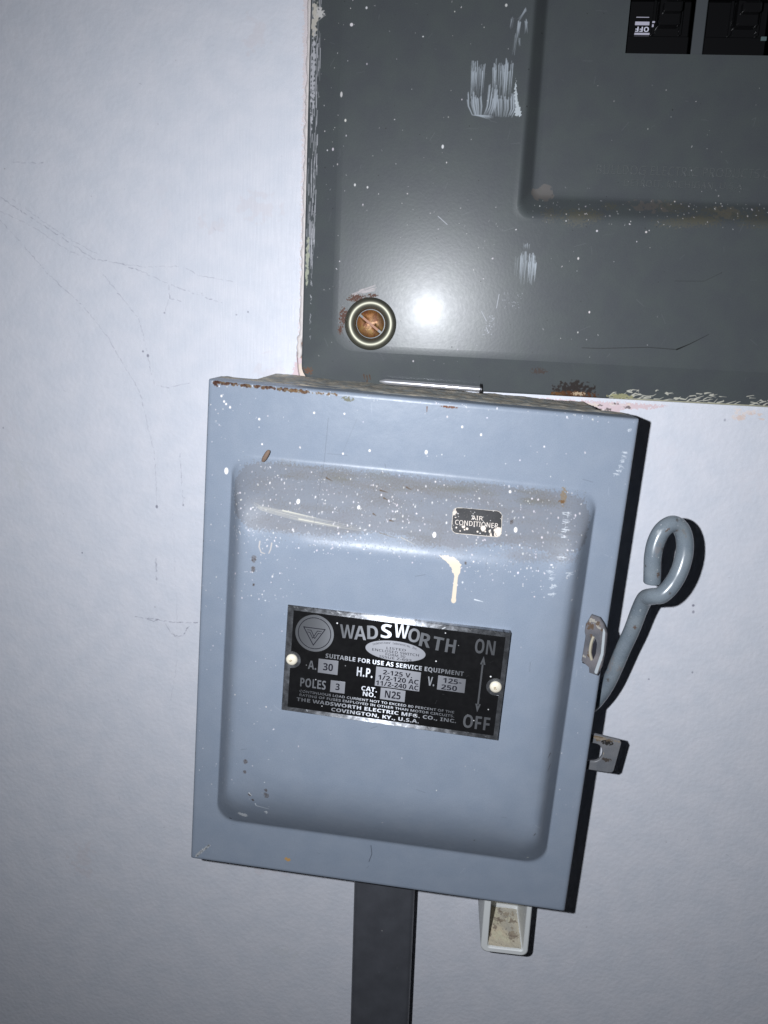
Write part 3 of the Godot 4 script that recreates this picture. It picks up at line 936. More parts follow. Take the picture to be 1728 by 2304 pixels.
	for q in [[178, -161, 2.2], [179, -168, 2.6], [176, -204, 1.6], [148, -215, 1.0]]:
		c.stroke([Vector2(q[0], q[1]), Vector2(q[0] - q[2] * 0.5, q[1] - q[2])], 0.5, Color(0.28, 0.27, 0.27), 0.7, 0.6, 0.2)
	c.dot(176.5, -227.5, 0.6, Color(0.8, 0.82, 0.8), 1.0, 0.5)
	# worn dark edges at the bends
	for i in 260:
		var y := vary(-258, -2)
		c.dot([0.2, 199.8][i % 2] + vary(-0.4, 0.4), y, vary(0.15, 0.4), [Color(0.34, 0.30, 0.28), Color(0.40, 0.38, 0.37)][(i / 2) % 2], vary(0.2, 0.6), 0.7)
	for i in 160:
		c.dot(vary(2, 198), -259.6 + vary(-0.5, 0.5), vary(0.15, 0.4), Color(0.28, 0.27, 0.27), vary(0.2, 0.7), 0.7)
	return c

func build_switch_box() -> void:
	var c := door_canvas()
	var dm := c.material()
	var dn := FastNoiseLite.new()
	dn.seed = 23
	dn.frequency = 0.012
	dn.fractal_octaves = 5
	dn.fractal_gain = 0.55
	dm.heightmap_enabled = true
	dm.heightmap_texture = ImageTexture.create_from_image(dn.get_image(c.w, c.h))
	dm.heightmap_scale = 0.010
	dm.metallic_specular = 0.38
	mats.door = dm
	var t := thing("switch_box", "blue grey steel switch box with raised door, black nameplate and looped side handle", "switch box", Vector3(0, 0, 55) * MM)
	t.rotation.z = TURN
	# the door: flange, bend, rim, embossed pan
	var st := begin()
	var rings := []
	var groups := []
	var uvs := {}
	var K := 10
	var M := 12
	var f := c.frame()
	for e in [[0.0, 0.3, -19.0], [0.0, 0.3, -2.2], [0.17, 0.6, -1.1], [0.65, 1.0, -0.35], [1.3, 1.6, -0.06], [2.2, 2.4, 0.0]]:
		rings.append(lift(rrect(e[0], -259.7 + e[0], 200 - e[0], -e[0], e[1], K, M), e[2]))
		groups.append(1)
	for i in 3:
		var u := PackedVector2Array()
		for p: Vector3 in rings[i]:
			var q := Vector2(p.x, p.y)
			var n := (q - q.clamp(Vector2(0.8, -258.9), Vector2(199.2, -0.8))).normalized()
			q += n * -p.z * 0.9
			u.append(Vector2((q.x - f.position.x) / f.size.x, (f.position.y - q.y) / f.size.y))
		uvs[i] = u
	groups[5] = 2
	rings.append(door_ring(-0.02, 0.0))
	groups.append(3)
	var ts := [0.0, 0.02, 0.04, 0.06, 0.1, 0.16, 0.24, 0.32, 0.42, 0.52, 0.62, 0.7, 0.76, 0.8, 0.84, 0.87, 0.9, 0.93, 0.96, 0.98, 1.0]
	for k in ts:
		rings.append(door_ring(k, 0.0 if k == 0.0 else -1.0))
		groups.append(3)
	groups[groups.size() - 1] = 4
	rings.append(door_ring(1.06, RISE))
	loft(st, rings, f, groups, uvs)
	put(st, "door", dm, t)
	# the body behind it
	st = begin()
	slab(st, 16.5, -258.5, 188.0, -0.5, 0.6, -55.0, -3.0, 0.5)
	put(st, "body", mats.box, t)
	# dust lying on top
	var n := FastNoiseLite.new()
	n.seed = 77
	n.frequency = 0.09
	n.fractal_octaves = 4
	st = begin()
	for part in [[1.0, 199.0, -18.8, -5.5, 0.0], [16.8, 187.6, -54.8, -18.8, -0.5]]:
		var nx := 150
		var nz := 16
		var P := []
		for j in nz + 1:
			for i in nx + 1:
				var x := lerpf(part[0], part[1], float(i) / nx)
				var z := lerpf(part[2], part[3], float(j) / nz)
				var edge := minf(minf(i, nx - i) * 0.5, 1.0)
				var k := 0.30 + 0.8 * n.get_noise_2d(x * 0.5, z * 0.6) + 0.22 * n.get_noise_2d(x * 4.0, z * 4.0)
				if part[4] == 0.0:
					k -= 1.1 * smoothstep(-13.0, -5.5, z)
				else:
					k += 0.45
				P.append(Vector3(x, part[4] + clampf(k, -0.2, 1.5) * edge - 0.02, z))
		for j in nz:
			for i in nx:
				var q := j * (nx + 1) + i
				var uv := [Vector2(i, j) / 20.0, Vector2(i + 1, j) / 20.0, Vector2(i + 1, j + 1) / 20.0, Vector2(i, j + 1) / 20.0]
				tri(st, P[q], P[q + nx + 1], P[q + nx + 2], uv[0], uv[3], uv[2], 1)
				tri(st, P[q], P[q + nx + 2], P[q + 1], uv[0], uv[2], uv[1], 1)
	var dc := Canvas.new(Rect2(0, 0, 64, 64), 8.0)
	dc.base(Color(0.72, 0.705, 0.665), 0.95, 0.16, 0.10, 0.02, 41, Color(1.05, 1.0, 0.94))
	for i in 60:
		dc.patch(vary(4, 60), vary(-60, -4), vary(1, 4), vary(0.5, 1.5), [Color(0.46, 0.33, 0.25), Color(0.74, 0.69, 0.62), Color(0.50, 0.47, 0.43)][i % 3], 0.6, 0.95, 0.2, 500 + i, 0.8)
	var dustm := dc.material()
	var dust := put(st, "dust", dustm, t)
	dust.set_meta("kind", "stuff")
	build_nameplate(t)
	build_sticker(t)
	# padlock ear coming through the slot of the door
	st = begin()
	plate(st, PackedVector2Array([Vector2(0, -15), Vector2(4.5, -17), Vector2(5.0, -19.5), Vector2(9.4, -19.5), Vector2(11.0, -15), Vector2(11.6, -8), Vector2(11.2, 2), Vector2(8.8, 6.5), Vector2(6.2, 9), Vector2(1.6, 9.2), Vector2(0.4, 6), Vector2(-0.6, 4), Vector2(-0.6, 0), Vector2(0.2, -2)]), 0, 1.3, 0.35)
	var em := Canvas.new(Rect2(-2, 12, 16, 34), 12.0)
	em.base(Color(0.39, 0.385, 0.40), 0.5, 0.06, 0.14, 0.1, 61, Color(1.03, 1.0, 0.98))
	for i in 16:
		em.patch(vary(0, 11), [vary(3, 9), vary(-18, 8)][i % 2], vary(0.8, 2.6), vary(0.6, 2.4), [Color(0.34, 0.27, 0.21), Color(0.40, 0.36, 0.33), Color(0.64, 0.62, 0.58)][i % 3], 0.85, 0.6, 0.1, 610 + i, 0.6)
	em.stroke([Vector2(9.6, 4), Vector2(10.4, -8), Vector2(8.6, -18)], 1.2, Color(0.66, 0.69, 0.71), 0.9, 0.5, 1.6)  # pale stripe: light caught by the bent right lip, painted on
	var ear := Node3D.new()
	ear.name = "padlock_ear"
	ear.transform = Transform3D(Basis(Vector3(0, 1, 0), deg_to_rad(-30.0)) * Basis.from_scale(Vector3(0.88, 1, 1)), Vector3(189.9, -104.0, 0.2) * MM)
	t.add_child(ear, true)
	var ep := begin()
	plate(ep, PackedVector2Array([Vector2(0, -15), Vector2(4.5, -17), Vector2(5.0, -19.5), Vector2(9.4, -19.5), Vector2(11.0, -15), Vector2(11.6, -8), Vector2(11.2, 2), Vector2(8.8, 6.5), Vector2(6.2, 9), Vector2(1.6, 9.2), Vector2(0.4, 6), Vector2(-0.6, 4), Vector2(-0.6, 0), Vector2(0.2, -2)]), -0.6, 1.0, 0.4, em.frame())
	put(ep, "ear_plate", em.material(0.1), ear)
	ep = begin()
	plate(ep, PackedVector2Array([Vector2(5.9, -1.6), Vector2(4.9, -4.5), Vector2(4.9, -9), Vector2(6.2, -12.2), Vector2(7.1, -9), Vector2(7.0, -4)]), 0.9, 1.06)
	put(ep, "slit_shade", mats.ink, ear)  # dark plate laid on the ear for the shade inside the slit
	ep = begin()
	tube(ep, spline([Vector3(4.6, -0.8, 0.9), Vector3(4.0, -4.5, 1.4), Vector3(4.1, -9, 1.4), Vector3(5.4, -12.6, 0.9)], 6), [0.75], 10)
	put(ep, "slit_lip", flat(Color(0.66, 0.63, 0.56), 0.5), ear)
	ep = begin()
	slab(ep, -0.9, -16.5, 2.6, 1.0, 0.1, -0.9, -0.35, 0.05)
	put(ep, "slot_shade", flat(Color(0.06, 0.06, 0.065), 0.8), ear)  # near-black slab stands for the shade in the door opening
	# lower latch plate with its half-round notch
	var lp := PackedVector2Array([Vector2(187.5, -185.0), Vector2(216.2, -185.6), Vector2(217.4, -184.4), Vector2(219.0, -168.2), Vector2(218.2, -166.8), Vector2(206, -165.3), Vector2(187.5, -165.0), Vector2(187.5, -169.8)])
	for i in 13:
		var a := lerpf(PI / 2, -PI / 2, i / 12.0)
		lp.append(Vector2(206.0 + cos(a) * 4.6, -175.4 + sin(a) * 5.2))
	lp.append(Vector2(187.5, -180.8))
	st = begin()
	plate(st, lp, -14.6, -13.0, 0.3, Rect2(180, -160, 40, 40))
	var lc := Canvas.new(Rect2(180, -160, 40, 40), 10.0)
	lc.base(Color(0.45, 0.455, 0.47), 0.5, 0.05, 0.10, 0.1, 71, Color(1.02, 1.0, 0.98))
	lc.patch(212, -168.8, 3.2, 1.6, Color(0.14, 0.13, 0.12), 0.95, 0.6, -0.1, 3, 0.6)
	lc.patch(212.5, -178.5, 3, 1.3, Color(0.26, 0.23, 0.21), 0.9, 0.6, 0.0, 4, 0.6)
	for i in 14:
		lc.patch(vary(205, 219), vary(-168.5, -165.5), vary(1, 3), vary(0.5, 1.5), [Color(0.42, 0.36, 0.29), Color(0.55, 0.50, 0.44)][i % 2], 0.8, 0.7, 0.1, 720 + i, 0.7)
	lc.stroke([Vector2(210.6, -175), Vector2(209.8, -178), Vector2(207, -180.2)], 1.1, Color(0.70, 0.64, 0.55), 0.95, 0.6, 0.8)  # pale arc: the lit lower right rim of the notch, painted on
	put(st, "latch_plate", lc.material(0.1), t)
	# operating handle
	var h := Node3D.new()
	h.name = "handle"
	h.position = Vector3(188, -162, -26) * MM
	t.add_child(h, true)
	var o := Vector3(188, -162, -26)
	var pts := []
	for q in [[217.4, -77.0, -2.0], [216.7, -71.5, -2.0], [215.9, -64.6, -2.0], [216.5, -57.7, -3.0], [218.9, -51.6, -4.0], [223.3, -48.2, -5.0], [227.6, -50, -6.0], [230.4, -55.4, -6.0], [231.0, -62.6, -5.0], [229.4, -70.6, -3.4], [226.2, -77.4, -1.8], [222.6, -82.3, -1.8], [219.4, -84.6, -4.5], [217.9, -87.8, -9.0], [217.0, -95, -12.0], [215.5, -107, -14], [213.3, -117.1, -15], [211.2, -128, -16], [209.4, -137.6, -17.5], [207.0, -147, -20], [203.5, -155.5, -23], [197.5, -160.5, -25.5], [189.0, -162, -26]]:
		pts.append(Vector3(q[0], q[1], q[2]) - o)
	var path := spline(pts, 7)
	var radii := []
	for i in path.size():
		var u := float(i) / path.size()
		radii.append((3.9 if u < 0.55 else lerpf(3.9, 3.4, (u - 0.55) / 0.45)) * (0.93 if i == 0 else 1.0))
	st = begin()
	tube(st, path, radii, 24)
	var hc := Canvas.new(Rect2(0, 0, 24, 200), 5.0)
	hc.base(Color(0.45, 0.485, 0.515), 0.27, 0.05, 0.08, 0.05, 81, Color(1.015, 1.0, 0.985))
	speckle(hc, Rect2(0, -110, 24, 110), 40, 0.10, 0.26)
	for i in 16:
		hc.patch(vary(2, 22), vary(-150, -4), vary(1, 3), vary(2, 7), [Color(0.47, 0.45, 0.45), Color(0.44, 0.43, 0.42)][i % 2], 0.5, 0.5, 0.2, 830 + i, 0.4)
	for i in 26:
		hc.patch(vary(0, 24), vary(-140, -2), vary(0.4, 1.4), vary(0.4, 1.8), [Color(0.33, 0.24, 0.19), Color(0.60, 0.62, 0.63), Color(0.30, 0.29, 0.29)][i % 3], 0.8, 0.6, 0.2, 850 + i, 1.2)
	var hm := hc.material()
	put(st, "rod", hm, h)
	st = begin()
	tube(st, [Vector3(-4, 0, 0), Vector3(4.5, 0, 0)], [6.0], 28)
	put(st, "pivot", mats.box, h)

func build_nameplate(t: Node3D) -> void:
	var z := RISE + 0.05
	var p := Node3D.new()
	p.name = "nameplate"
	p.transform = Transform3D(Basis(Vector3(0, 1, 0), deg_to_rad(-1.5)), Vector3.ZERO)
	p.position = Vector3(100, -126, z) * MM - p.basis * (Vector3(100, -126, z - 1.1) * MM)
	t.add_child(p, true)
	var bc := Canvas.new(Rect2(47, -98, 107, 58), 6.0)
	bc.base(Color(0.60, 0.61, 0.63), 0.33, 0.10, 0.16, 0.10, 181)
	for i in 160:
		var a := vary(47, 153)
		var b: float = [vary(-102, -99.5), vary(-154, -151)][i % 2]
		bc.stroke([Vector2(a, b), Vector2(a + vary(-2, 2), b + vary(-1, 1))], vary(0.15, 0.5), [Color(0.42, 0.42, 0.43), Color(0.74, 0.75, 0.76)][(i / 2) % 2], vary(0.2, 0.7), vary(0.3, 0.6))
	var bm := bc.material(0.92)
	bm.anisotropy_enabled = true
	bm.anisotropy = -1.0
	var st := begin()
	slab(st, 48.4, -153.6, 151.8, -99.7, 0.3, z - 2.4, z + 0.55, 0.3, bc.frame())
	put(st, "backing", bm, p)
	var zf := z + 0.66
	# black field, cut out round the two rivets
	var fieldp := PackedVector2Array([Vector2(51.4, -151.3), Vector2(149.5, -151.3), Vector2(149.5, -102.0), Vector2(51.4, -102.0)])
	for x in [52.0, 147.8]:
		var ring := PackedVector2Array()
		for i in 28:
			ring.append(Vector2(x, -126.8) + Vector2.from_angle(TAU * i / 28.0) * 4.3)
		fieldp = Geometry2D.clip_polygons(fieldp, ring)[0]
	var fc := Canvas.new(Rect2(48, -99, 104, 55), 6.0)
	fc.base(Color(0.085, 0.085, 0.09), 0.30, 0.06, 0.10, 0.06, 101)
	for i in 26:
		var x := vary(50, 150)
		var y := vary(-152, -101)
		fc.stroke([Vector2(x, y), Vector2(x + vary(-2, 2), y + vary(-2, 2))], 0.15, Color(0.35, 0.35, 0.36), vary(0.2, 0.6))
	for i in 16:
		fc.dot(vary(52, 148), vary(-150, -103), vary(0.12, 0.32), Color(0.9, 0.9, 0.9), vary(0.5, 1.0), 0.6)
	for d in [[72.3, -105.6, 0.38], [119.5, -118.0, 0.34], [145, -122, 0.4], [112.5, -146.5, 0.4], [68, -148.5, 0.25]]:
		fc.dot(d[0], d[1], d[2], Color(0.94, 0.94, 0.94), 1.0, 0.6)
	st = begin()
	plate(st, fieldp, z + 0.5, zf, 0.0, fc.frame())
	put(st, "black_field", fc.material(), p)
	var zl := zf + 0.08
	# value windows of bare metal
	for r in [[64.8, -131.5, 74.3, -124.4], [92.2, -134.2, 113.2, -124.5], [121.2, -131.9, 134.0, -124.9], [71.3, -140.5, 78.3, -134.5], [95.2, -140.6, 106.9, -134.8]]:
		st = begin()
		slab(st, r[0], r[1], r[2], r[3], 0.05, zf - 0.05, zl, 0.03, Rect2(48, -99, 104, 55))
		put(st, "value_window", mats.window, p)
	# oval listing mark
	st = begin()
	var oval := PackedVector2Array()
	for i in 56:
		var a := TAU * i / 56.0
		oval.append(Vector2(100.4 + cos(a) * 14.0, -115.6 + sin(a) * 4.9))
	plate(st, oval, zf - 0.05, zl, 0.0, Rect2(48, -99, 104, 55))
	put(st, "oval_mark", mats.window, p)
	# round emblem
	st = begin()
	var disc := PackedVector2Array()
	for i in 64:
		disc.append(Vector2(62.0, -112.05) + Vector2.from_angle(TAU * i / 64.0) * 9.15)
	plate(st, disc, zf - 0.05, zl, 0.0, Rect2(48, -99, 104, 55))
	put(st, "emblem", mats.alum, p)
	st = begin()
	var A := []
	for i in 65:
		A.append(Vector2(62.0, -112.05) + Vector2.from_angle(TAU * i / 64.0) * 7.7)
	ribbon(st, A, 0.36, zl - 0.02, zl + 0.06)
	ribbon(st, [Vector2(56.7, -109.5), Vector2(66.9, -109.5), Vector2(61.8, -118.0), Vector2(56.7, -109.5), Vector2(58, -109.5)], 0.42, zl - 0.02, zl + 0.06)
	ribbon(st, [Vector2(58.4, -110.7), Vector2(60.3, -110.7), Vector2(61.8, -113.6), Vector2(63.3, -110.7), Vector2(65.2, -110.7)], 0.34, zl - 0.02, zl + 0.06)
	ribbon(st, [Vector2(58.7, -111.8), Vector2(59.8, -111.8), Vector2(61.3, -114.6), Vector2(61.8, -113.8), Vector2(62.3, -114.6), Vector2(63.8, -111.8), Vector2(64.9, -111.8)], 0.34, zl - 0.02, zl + 0.06)
	put(st, "emblem_lines", mats.ink, p)
	# double arrow between ON and OFF
	st = begin()
	slab(st, 140.35, -137.5, 141.15, -115.5, 0.02, zf - 0.05, zl, 0.02, Rect2(48, -99, 104, 55))
	plate(st, PackedVector2Array([Vector2(139.55, -116.6), Vector2(142.0, -116.6), Vector2(140.85, -112.4)]), zf - 0.05, zl)
	plate(st, PackedVector2Array([Vector2(139.55, -136.4), Vector2(142.0, -136.4), Vector2(140.75, -140.6)]), zf - 0.05, zl)
	put(st, "arrow", mats.alum, p)
	# lettering
	for r in [["SUITABLE FOR USE AS SERVICE EQUIPMENT", 68.0, -123.5, 64.7, 2.1, "l"], ["A.", 60.0, -130.3, 4.0, 4.2, "l"], ["30", 67.2, -129.9, 4.7, 3.6, "d"], ["H.P.", 83.3, -130.5, 7.5, 4.5, "l"], ["2-125 V.", 95.6, -127.9, 13.7, 2.2, "d"], ["1/2-120 AC", 93.5, -130.8, 19.0, 2.3, "d"], ["11/2-240 AC", 92.7, -133.7, 20.0, 2.3, "d"], ["V.", 116.6, -130.5, 3.2, 4.4, "l"], ["125-", 123.6, -128.0, 8.5, 2.4, "d"], ["250", 123.1, -131.4, 7.3, 2.4, "d"], ["POLES", 56.8, -139.8, 12.3, 4.4, "l"], ["3", 73.8, -139.1, 2.0, 3.3, "d"], ["CAT.", 86.1, -137.5, 7.4, 2.2, "l"], ["NO.", 87.0, -140.2, 6.1, 2.2, "l"], ["N25", 97.4, -139.5, 7.4, 3.6, "d"], ["CONTINUOUS LOAD CURRENT NOT TO EXCEED 80 PERCENT OF THE", 56.7, -142.8, 73.6, 1.15, "l"], ["RATING OF FUSES EMPLOYED IN OTHER THAN MOTOR CIRCUITS.", 56.8, -144.8, 73.7, 1.15, "l"], ["THE WADSWORTH ELECTRIC MFG. CO., INC.", 55.6, -147.5, 76.1, 1.75, "l"], ["COVINGTON, KY., U.S.A.", 72.6, -150.3, 41.9, 1.75, "l"], ["ON", 136.4, -111.4, 9.1, 6.9, "l"], ["OFF", 134.9, -149.1, 12.3, 6.6, "l"], ["LISTED", 96.2, -115.1, 9.0, 1.1, "d"], ["ENCLOSED SWITCH", 89.6, -116.8, 21.8, 1.2, "d"], ["FORM 30", 96.0, -118.3, 9.2, 1.1, "d"], ["ISSUE Z-693", 93.2, -119.8, 15.0, 1.15, "d"]]:
		var dark: bool = r[5] == "d"
		letters(r[0], r[1], r[2], r[3], r[4], zl - 0.03 if dark else zf - 0.03, 0.11, mats.ink if dark else mats.alum, p, r[4] > 1.3)
	# the arched name
	var big := "WADSWORTH"
	var spots := [[77.4, -109.3, 7.0], [83.4, -109.2, 5.6], [89.1, -108.1, 5.0], [95.4, -106.6, 5.0], [102.4, -105.7, 6.8], [108.3, -107.0, 5.2], [113.7, -108.6, 5.2], [119.6, -109.5, 4.8], [125.4, -109.8, 4.6]]
	for i in 9:
		var tilt: float = deg_to_rad([8.0, 8.0, 12.0, 7.0, -3.0, -10.0, -13.0, -9.0, -6.0][i]) * 0.45
		var w: float = spots[i][2]
		var centre := Vector2(spots[i][0], spots[i][1])
		var corner := centre + Vector2(-w / 2, -3.1).rotated(tilt)
		letters(big[i], corner.x, corner.y, w, 6.6, zf - 0.03, 0.11, mats.alum, p, true, tilt)
	var small := "Underwriters' Laboratories, Inc."
	for i in small.length():
		if small[i] == " ":
			continue
		var x := lerpf(-10.6, 9.6, i / 31.0)
		var y := 4.0 * sqrt(1.0 - pow(x / 12.6, 2)) - 0.9
		var w := 0.28 if small[i] in "'.,il" else 0.55
		letters(small[i], 100.4 + x, -115.4 + y, w, 0.95, zl - 0.03, 0.11, mats.ink, p, false, -x * 0.030, "Droid Serif")
	# painted rivets
	for x in [52.0, 147.8]:
		st = begin()
		lathe(st, Vector3(x, -126.8, z + 0.4), [[2.75, 0.0], [2.7, 0.5], [2.4, 1.0], [1.8, 1.35], [1.0, 1.55], [0.4, 1.6]], 28)
		var rc := Canvas.new(Rect2(x - 15, -111.8, 30, 30), 12.0)
		rc.base(Color(0.86, 0.83, 0.76), 0.55, 0.05, 0.05, 0.05, 110 + int(x))
		rc.patch(x - 0.3, -126.8, 0.9, 0.8, Color(0.60, 0.53, 0.42), 0.8, 0.6, 0.1, int(x), 1.2)
		put(st, "rivet", rc.material(), p)

# a flat band along a line
func ribbon(st: SurfaceTool, p: Array, w: float, z0: float, z1: float) -> void:
	for k in p.size() - 1:
		var a: Vector2 = p[k]
		var b: Vector2 = p[k + 1]
		var d := (b - a).normalized()
		var s := Vector2(-d.y, d.x) * w * 0.5
		a -= d * w * 0.3
		b += d * w * 0.3
		plate(st, PackedVector2Array([a - s, b - s, b + s, a + s]), z0, z1)

func build_sticker(t: Node3D) -> void:
	# it lies on the even part of the upper slope
	var slope := RISE / 37.5 / (1.0 - 0.025 - 0.08)
	var tilt := atan(slope)
	var y0 := -53.0
	var s := Node3D.new()
	s.name = "label_sticker"
	s.set_meta("label", "small black sticker with cream lettering and chipped edges")
	s.transform = Transform3D(Basis(Vector3(1, 0, 0), -tilt) * Basis(Vector3(0, 0, 1), deg_to_rad(1.0)), Vector3(131.8, y0, door_rise((-34.0 - y0) / 37.5, 0.0) + 0.04) * MM)
	t.add_child(s, true)
	var c := Canvas.new(Rect2(-12, 7, 24, 14), 16.0)
	c.base(Color(0.155, 0.155, 0.165), 0.5, 0.18, 0.2, 0.08, 121)
	var cream := Color(0.85, 0.80, 0.75)
	for i in 5:
		c.patch(10.2, -4.2 + vary(-1, 1), 2.6, 1.8, cream, 1.0, 0.6, 0.15, 130 + i, 0.5)
	c.patch(-10.5, 3.5, 1.9, 2.6, cream, 0.95, 0.6, 0.2, 140, 0.6)
	c.stroke([Vector2(6.0, -3.6), Vector2(6.8, -6)], 1.0, cream, 1.0, 0.6, 0.8)
	for q in [[3, -2.6, 1.2], [2.9, -3.4, 0.7], [-6, -2.6, 0.8], [-4.3, -3.5, 0.6], [-9.2, -3.3, 0.4], [-7.4, -4.8, 0.35], [0.5, -4.4, 0.45], [4, -4, 0.4], [-5.4, -4, 0.4]]:
		c.dot(q[0], q[1], q[2], cream, 1.0, 0.6)
	for i in 28:
		c.dot(vary(-11, 11), vary(-6, 6), vary(0.12, 0.32), Color(0.9, 0.89, 0.88), vary(0.5, 1.0), 0.6)
	for i in 60:
		c.dot(vary(-11, 11), vary(-6, 6), vary(0.1, 0.4), Color(0.30, 0.29, 0.28), vary(0.3, 0.7), 0.6)
	# an outline with nibbled edges
	var n := FastNoiseLite.new()
	n.seed = 9
	n.frequency = 0.6
	var out := PackedVector2Array()
	for q in rrect(-11.1, -5.9, 11.1, 5.9, 2.4, 6, 14):
		out.append(q * (1.0 + 0.035 * n.get_noise_2d(q.x * 2, q.y * 2)))
	var under := PackedVector2Array()
	for q in rrect(-11.4, -6.2, 11.4, 6.1, 2.6, 6, 14):
		under.append(q * (1.0 + 0.02 * n.get_noise_2d(q.x * 2 + 40, q.y * 2)))
	var st := begin()
	plate(st, under, -0.1, 0.03)
	put(st, "backing", flat(Color(0.74, 0.71, 0.67), 0.6), s)
	st = begin()
	plate(st, out, 0.0, 0.12, 0.0, c.frame())
	put(st, "face", c.material(), s)
	letters("AIR", -2.6, 0.9, 5.2, 2.0, 0.1, 0.08, mats.cream, s, false)
	letters("CONDITIONER", -9.9, -2.0, 19.6, 2.2, 0.1, 0.08, mats.cream, s, false)

# ------------------------------------------------------------------ smaller things

func build_duct() -> void:
	var t := thing("cable_duct", "dark grey rectangular metal cable duct running down below the switch box", "cable duct", Vector3(94, -260, 0) * MM)
	t.rotation.z = deg_to_rad(0.85)
	var c := Canvas.new(Rect2(-20, 10, 40, 300), 3.0)
	c.base(Color(0.315, 0.322, 0.345), 0.40, 0.05, 0.06, 0.05, 151)
	speckle(c, Rect2(-18, -260, 36, 260), 12, 0.12, 0.3)
	for i in 60:
		c.stroke([Vector2(vary(-18, 18), vary(-280, 0)), Vector2(vary(-18, 18), vary(-280, 0))], 0.12, Color(0.38, 0.38, 0.40), 0.06)
	for i in 300:
		c.dot([-17.6, 17.6][i % 2] + vary(-0.3, 0.3), vary(-290, 8), vary(0.15, 0.4), Color(0.42, 0.36, 0.31), vary(0.2, 0.6))  # tan dots paint the highlight line along the rounded corners
	var st := begin()
	var sect := [Vector2(-17.8, 0.2)]
	for i in 9:
		var a := lerpf(PI, PI / 2, i / 8.0)
		sect.append(Vector2(-14.6 + cos(a) * 3.2, 20.0 + sin(a) * 3.2))
	for i in range(1, 12):
		var u := lerpf(-14.6, 14.6, i / 12.0)
		sect.append(Vector2(u, 23.2 + 0.9 * (1.0 - pow(u / 14.6, 2))))
	for i in 9:
		var a := lerpf(PI / 2, 0, i / 8.0)
		sect.append(Vector2(14.6 + cos(a) * 3.2, 20.0 + sin(a) * 3.2))
	sect.append(Vector2(17.8, 0.2))
	var f := c.frame()
	for i in sect.size() - 1:
		for j in 4:
			var ya := 4.0 - 81.0 * j
			var yb := ya - 81.0
			var p := [Vector3(sect[i].x, yb, sect[i].y), Vector3(sect[i + 1].x, yb, sect[i + 1].y), Vector3(sect[i + 1].x, ya, sect[i + 1].y), Vector3(sect[i].x, ya, sect[i].y)]
			var u := plain_uv(PackedVector3Array(p), f)
			tri(st, p[0], p[1], p[2], u[0], u[1], u[2], 1)
			tri(st, p[0], p[2], p[3], u[0], u[2], u[3], 1)
	put(st, "duct_body", c.material(), t)

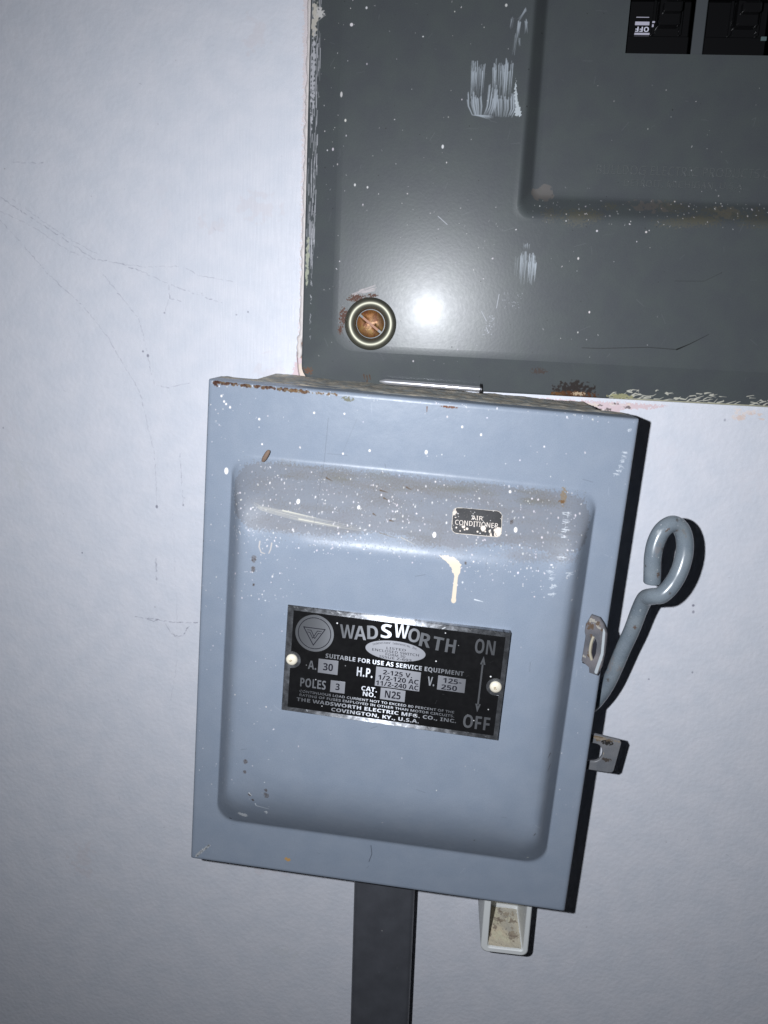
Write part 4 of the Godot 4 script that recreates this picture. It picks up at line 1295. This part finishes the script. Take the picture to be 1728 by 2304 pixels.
func build_holder() -> void:
	var t := thing("plastic_holder", "open fronted white plastic holder with dusty inside below the switch box", "holder", Vector3(165, -322, 0) * MM)
	var white := flat(Color(0.86, 0.87, 0.87), 0.45)
	# outline relative to the base: walls of an open fronted box
	var outer := func(z: float, g: float) -> PackedVector3Array:
		return lift(rrect(-13.2 + g, 0.0 + g, 13.6 - g, 58.0 - g, 3.6, 6, 6), z)
	var inner := func(z: float, g: float) -> PackedVector3Array:
		return lift(rrect(-9.2 - g, 3.4 - g, 10.6 + g, 54.0 + g, 1.6, 6, 6), z)
	var st := begin()
	loft(st, [outer.call(0.2, 0.0), outer.call(29.3, 0.0), outer.call(29.9, 0.25), outer.call(30.1, 0.8), inner.call(30.1, 0.5), inner.call(29.8, 0.15), inner.call(29.2, 0.0), inner.call(1.5, 0.0)], Rect2(0, 0, 100, 100), [1, 1, 1, 2, 3, 3, 3])
	put(st, "shell", white, t)
	# grime lying on the floor of the holder
	var c := Canvas.new(Rect2(-10, 0, 21, 30), 10.0)
	c.base(Color(0.76, 0.725, 0.65), 0.8, 0.05, 0.08, 0.05, 161, Color(1.02, 1.0, 0.96))
	for i in 26:
		c.patch(vary(-8, 8), vary(-26, -6), vary(1, 4), vary(1, 4), [Color(0.50, 0.45, 0.40), Color(0.60, 0.55, 0.48), Color(0.82, 0.80, 0.70)][i % 3], 0.75, 0.9, 0.2, 620 + i, 0.5)
	for i in 40:
		c.dot(vary(-9, 9), vary(-29, -1), vary(0.1, 0.3), Color(0.42, 0.40, 0.38), 0.6)
	var n := FastNoiseLite.new()
	n.seed = 3
	n.frequency = 0.25
	st = begin()
	for i in 20:
		for j in 26:
			var q := []
			for d in [[0, 0], [1, 0], [1, 1], [0, 1]]:
				var x: float = -9.0 + (i + d[0]) * 19.5 / 20.0
				var z: float = 2.0 + (j + d[1]) * 27.0 / 26.0
				q.append(Vector3(x, 3.55 + 0.35 * (n.get_noise_2d(x * 2, z * 2) + 0.6), z))
			var u := []
			for v: Vector3 in q:
				u.append(Vector2((v.x + 10) / 21.0, (30.0 - v.z) / 30.0))
			tri(st, q[0], q[3], q[2], u[0], u[3], u[2], 1)
			tri(st, q[0], q[2], q[1], u[0], u[2], u[1], 1)
	var g := put(st, "grime", c.material(), t)
	g.set_meta("kind", "stuff")

func build_nail() -> void:
	var t := thing("nail", "shiny steel nail lying along the top of the switch box", "nail", Vector3(103, -1.6, 6.6) * MM)
	var st := begin()
	var a := Vector3(-26.0, 0.75, 0.3)
	var b := Vector3(27.0, -0.55, 0)
	tube(st, [a, a.lerp(b, 0.06), b], [0.5, 1.5, 1.5], 24)
	put(st, "shank", mats.steel, t)
	st = begin()
	tube(st, [b, b + Vector3(1.1, -0.03, 0)], [2.9], 28)
	put(st, "nail_head", flat(Color(0.30, 0.30, 0.31), 0.35, 0.9), t)

func build_cocoon() -> void:
	var st := begin()
	var pts := [Vector3(29.0, -36.4, 1.0), Vector3(29.3, -35.6, 1.3), Vector3(29.8, -34.6, 1.5), Vector3(30.4, -33.4, 1.6), Vector3(31.0, -32.2, 1.6), Vector3(31.5, -31.2, 1.5), Vector3(31.7, -30.6, 1.3)]
	var n := FastNoiseLite.new()
	n.frequency = 0.5
	for i in pts.size():
		pts[i].z += 0.9
	var path := spline(pts, 4)
	var rad := []
	for i in path.size():
		var u := float(i) / (path.size() - 1)
		rad.append(maxf(0.15, 1.15 * sqrt(sin(PI * clampf(u * 0.85 + 0.12, 0.0, 1.0))) * (1.0 + 0.25 * n.get_noise_1d(i * 3.0))))
	tube(st, path, rad, 14)
	var c := Canvas.new(Rect2(0, 0, 16, 16), 12.0)
	c.base(Color(0.40, 0.34, 0.30), 0.85, 0.12, 0.25, 0.05, 171, Color(1.03, 1.0, 0.97))
	var o := put(st, "insect_cocoon", c.material(), self)
	o.transform = Transform3D(Basis(Vector3(0, 0, 1), TURN), Vector3(0, 0, 55) * MM)
	o.set_meta("label", "tiny brown insect cocoon stuck to the door near its upper left corner")
	o.set_meta("category", "cocoon")
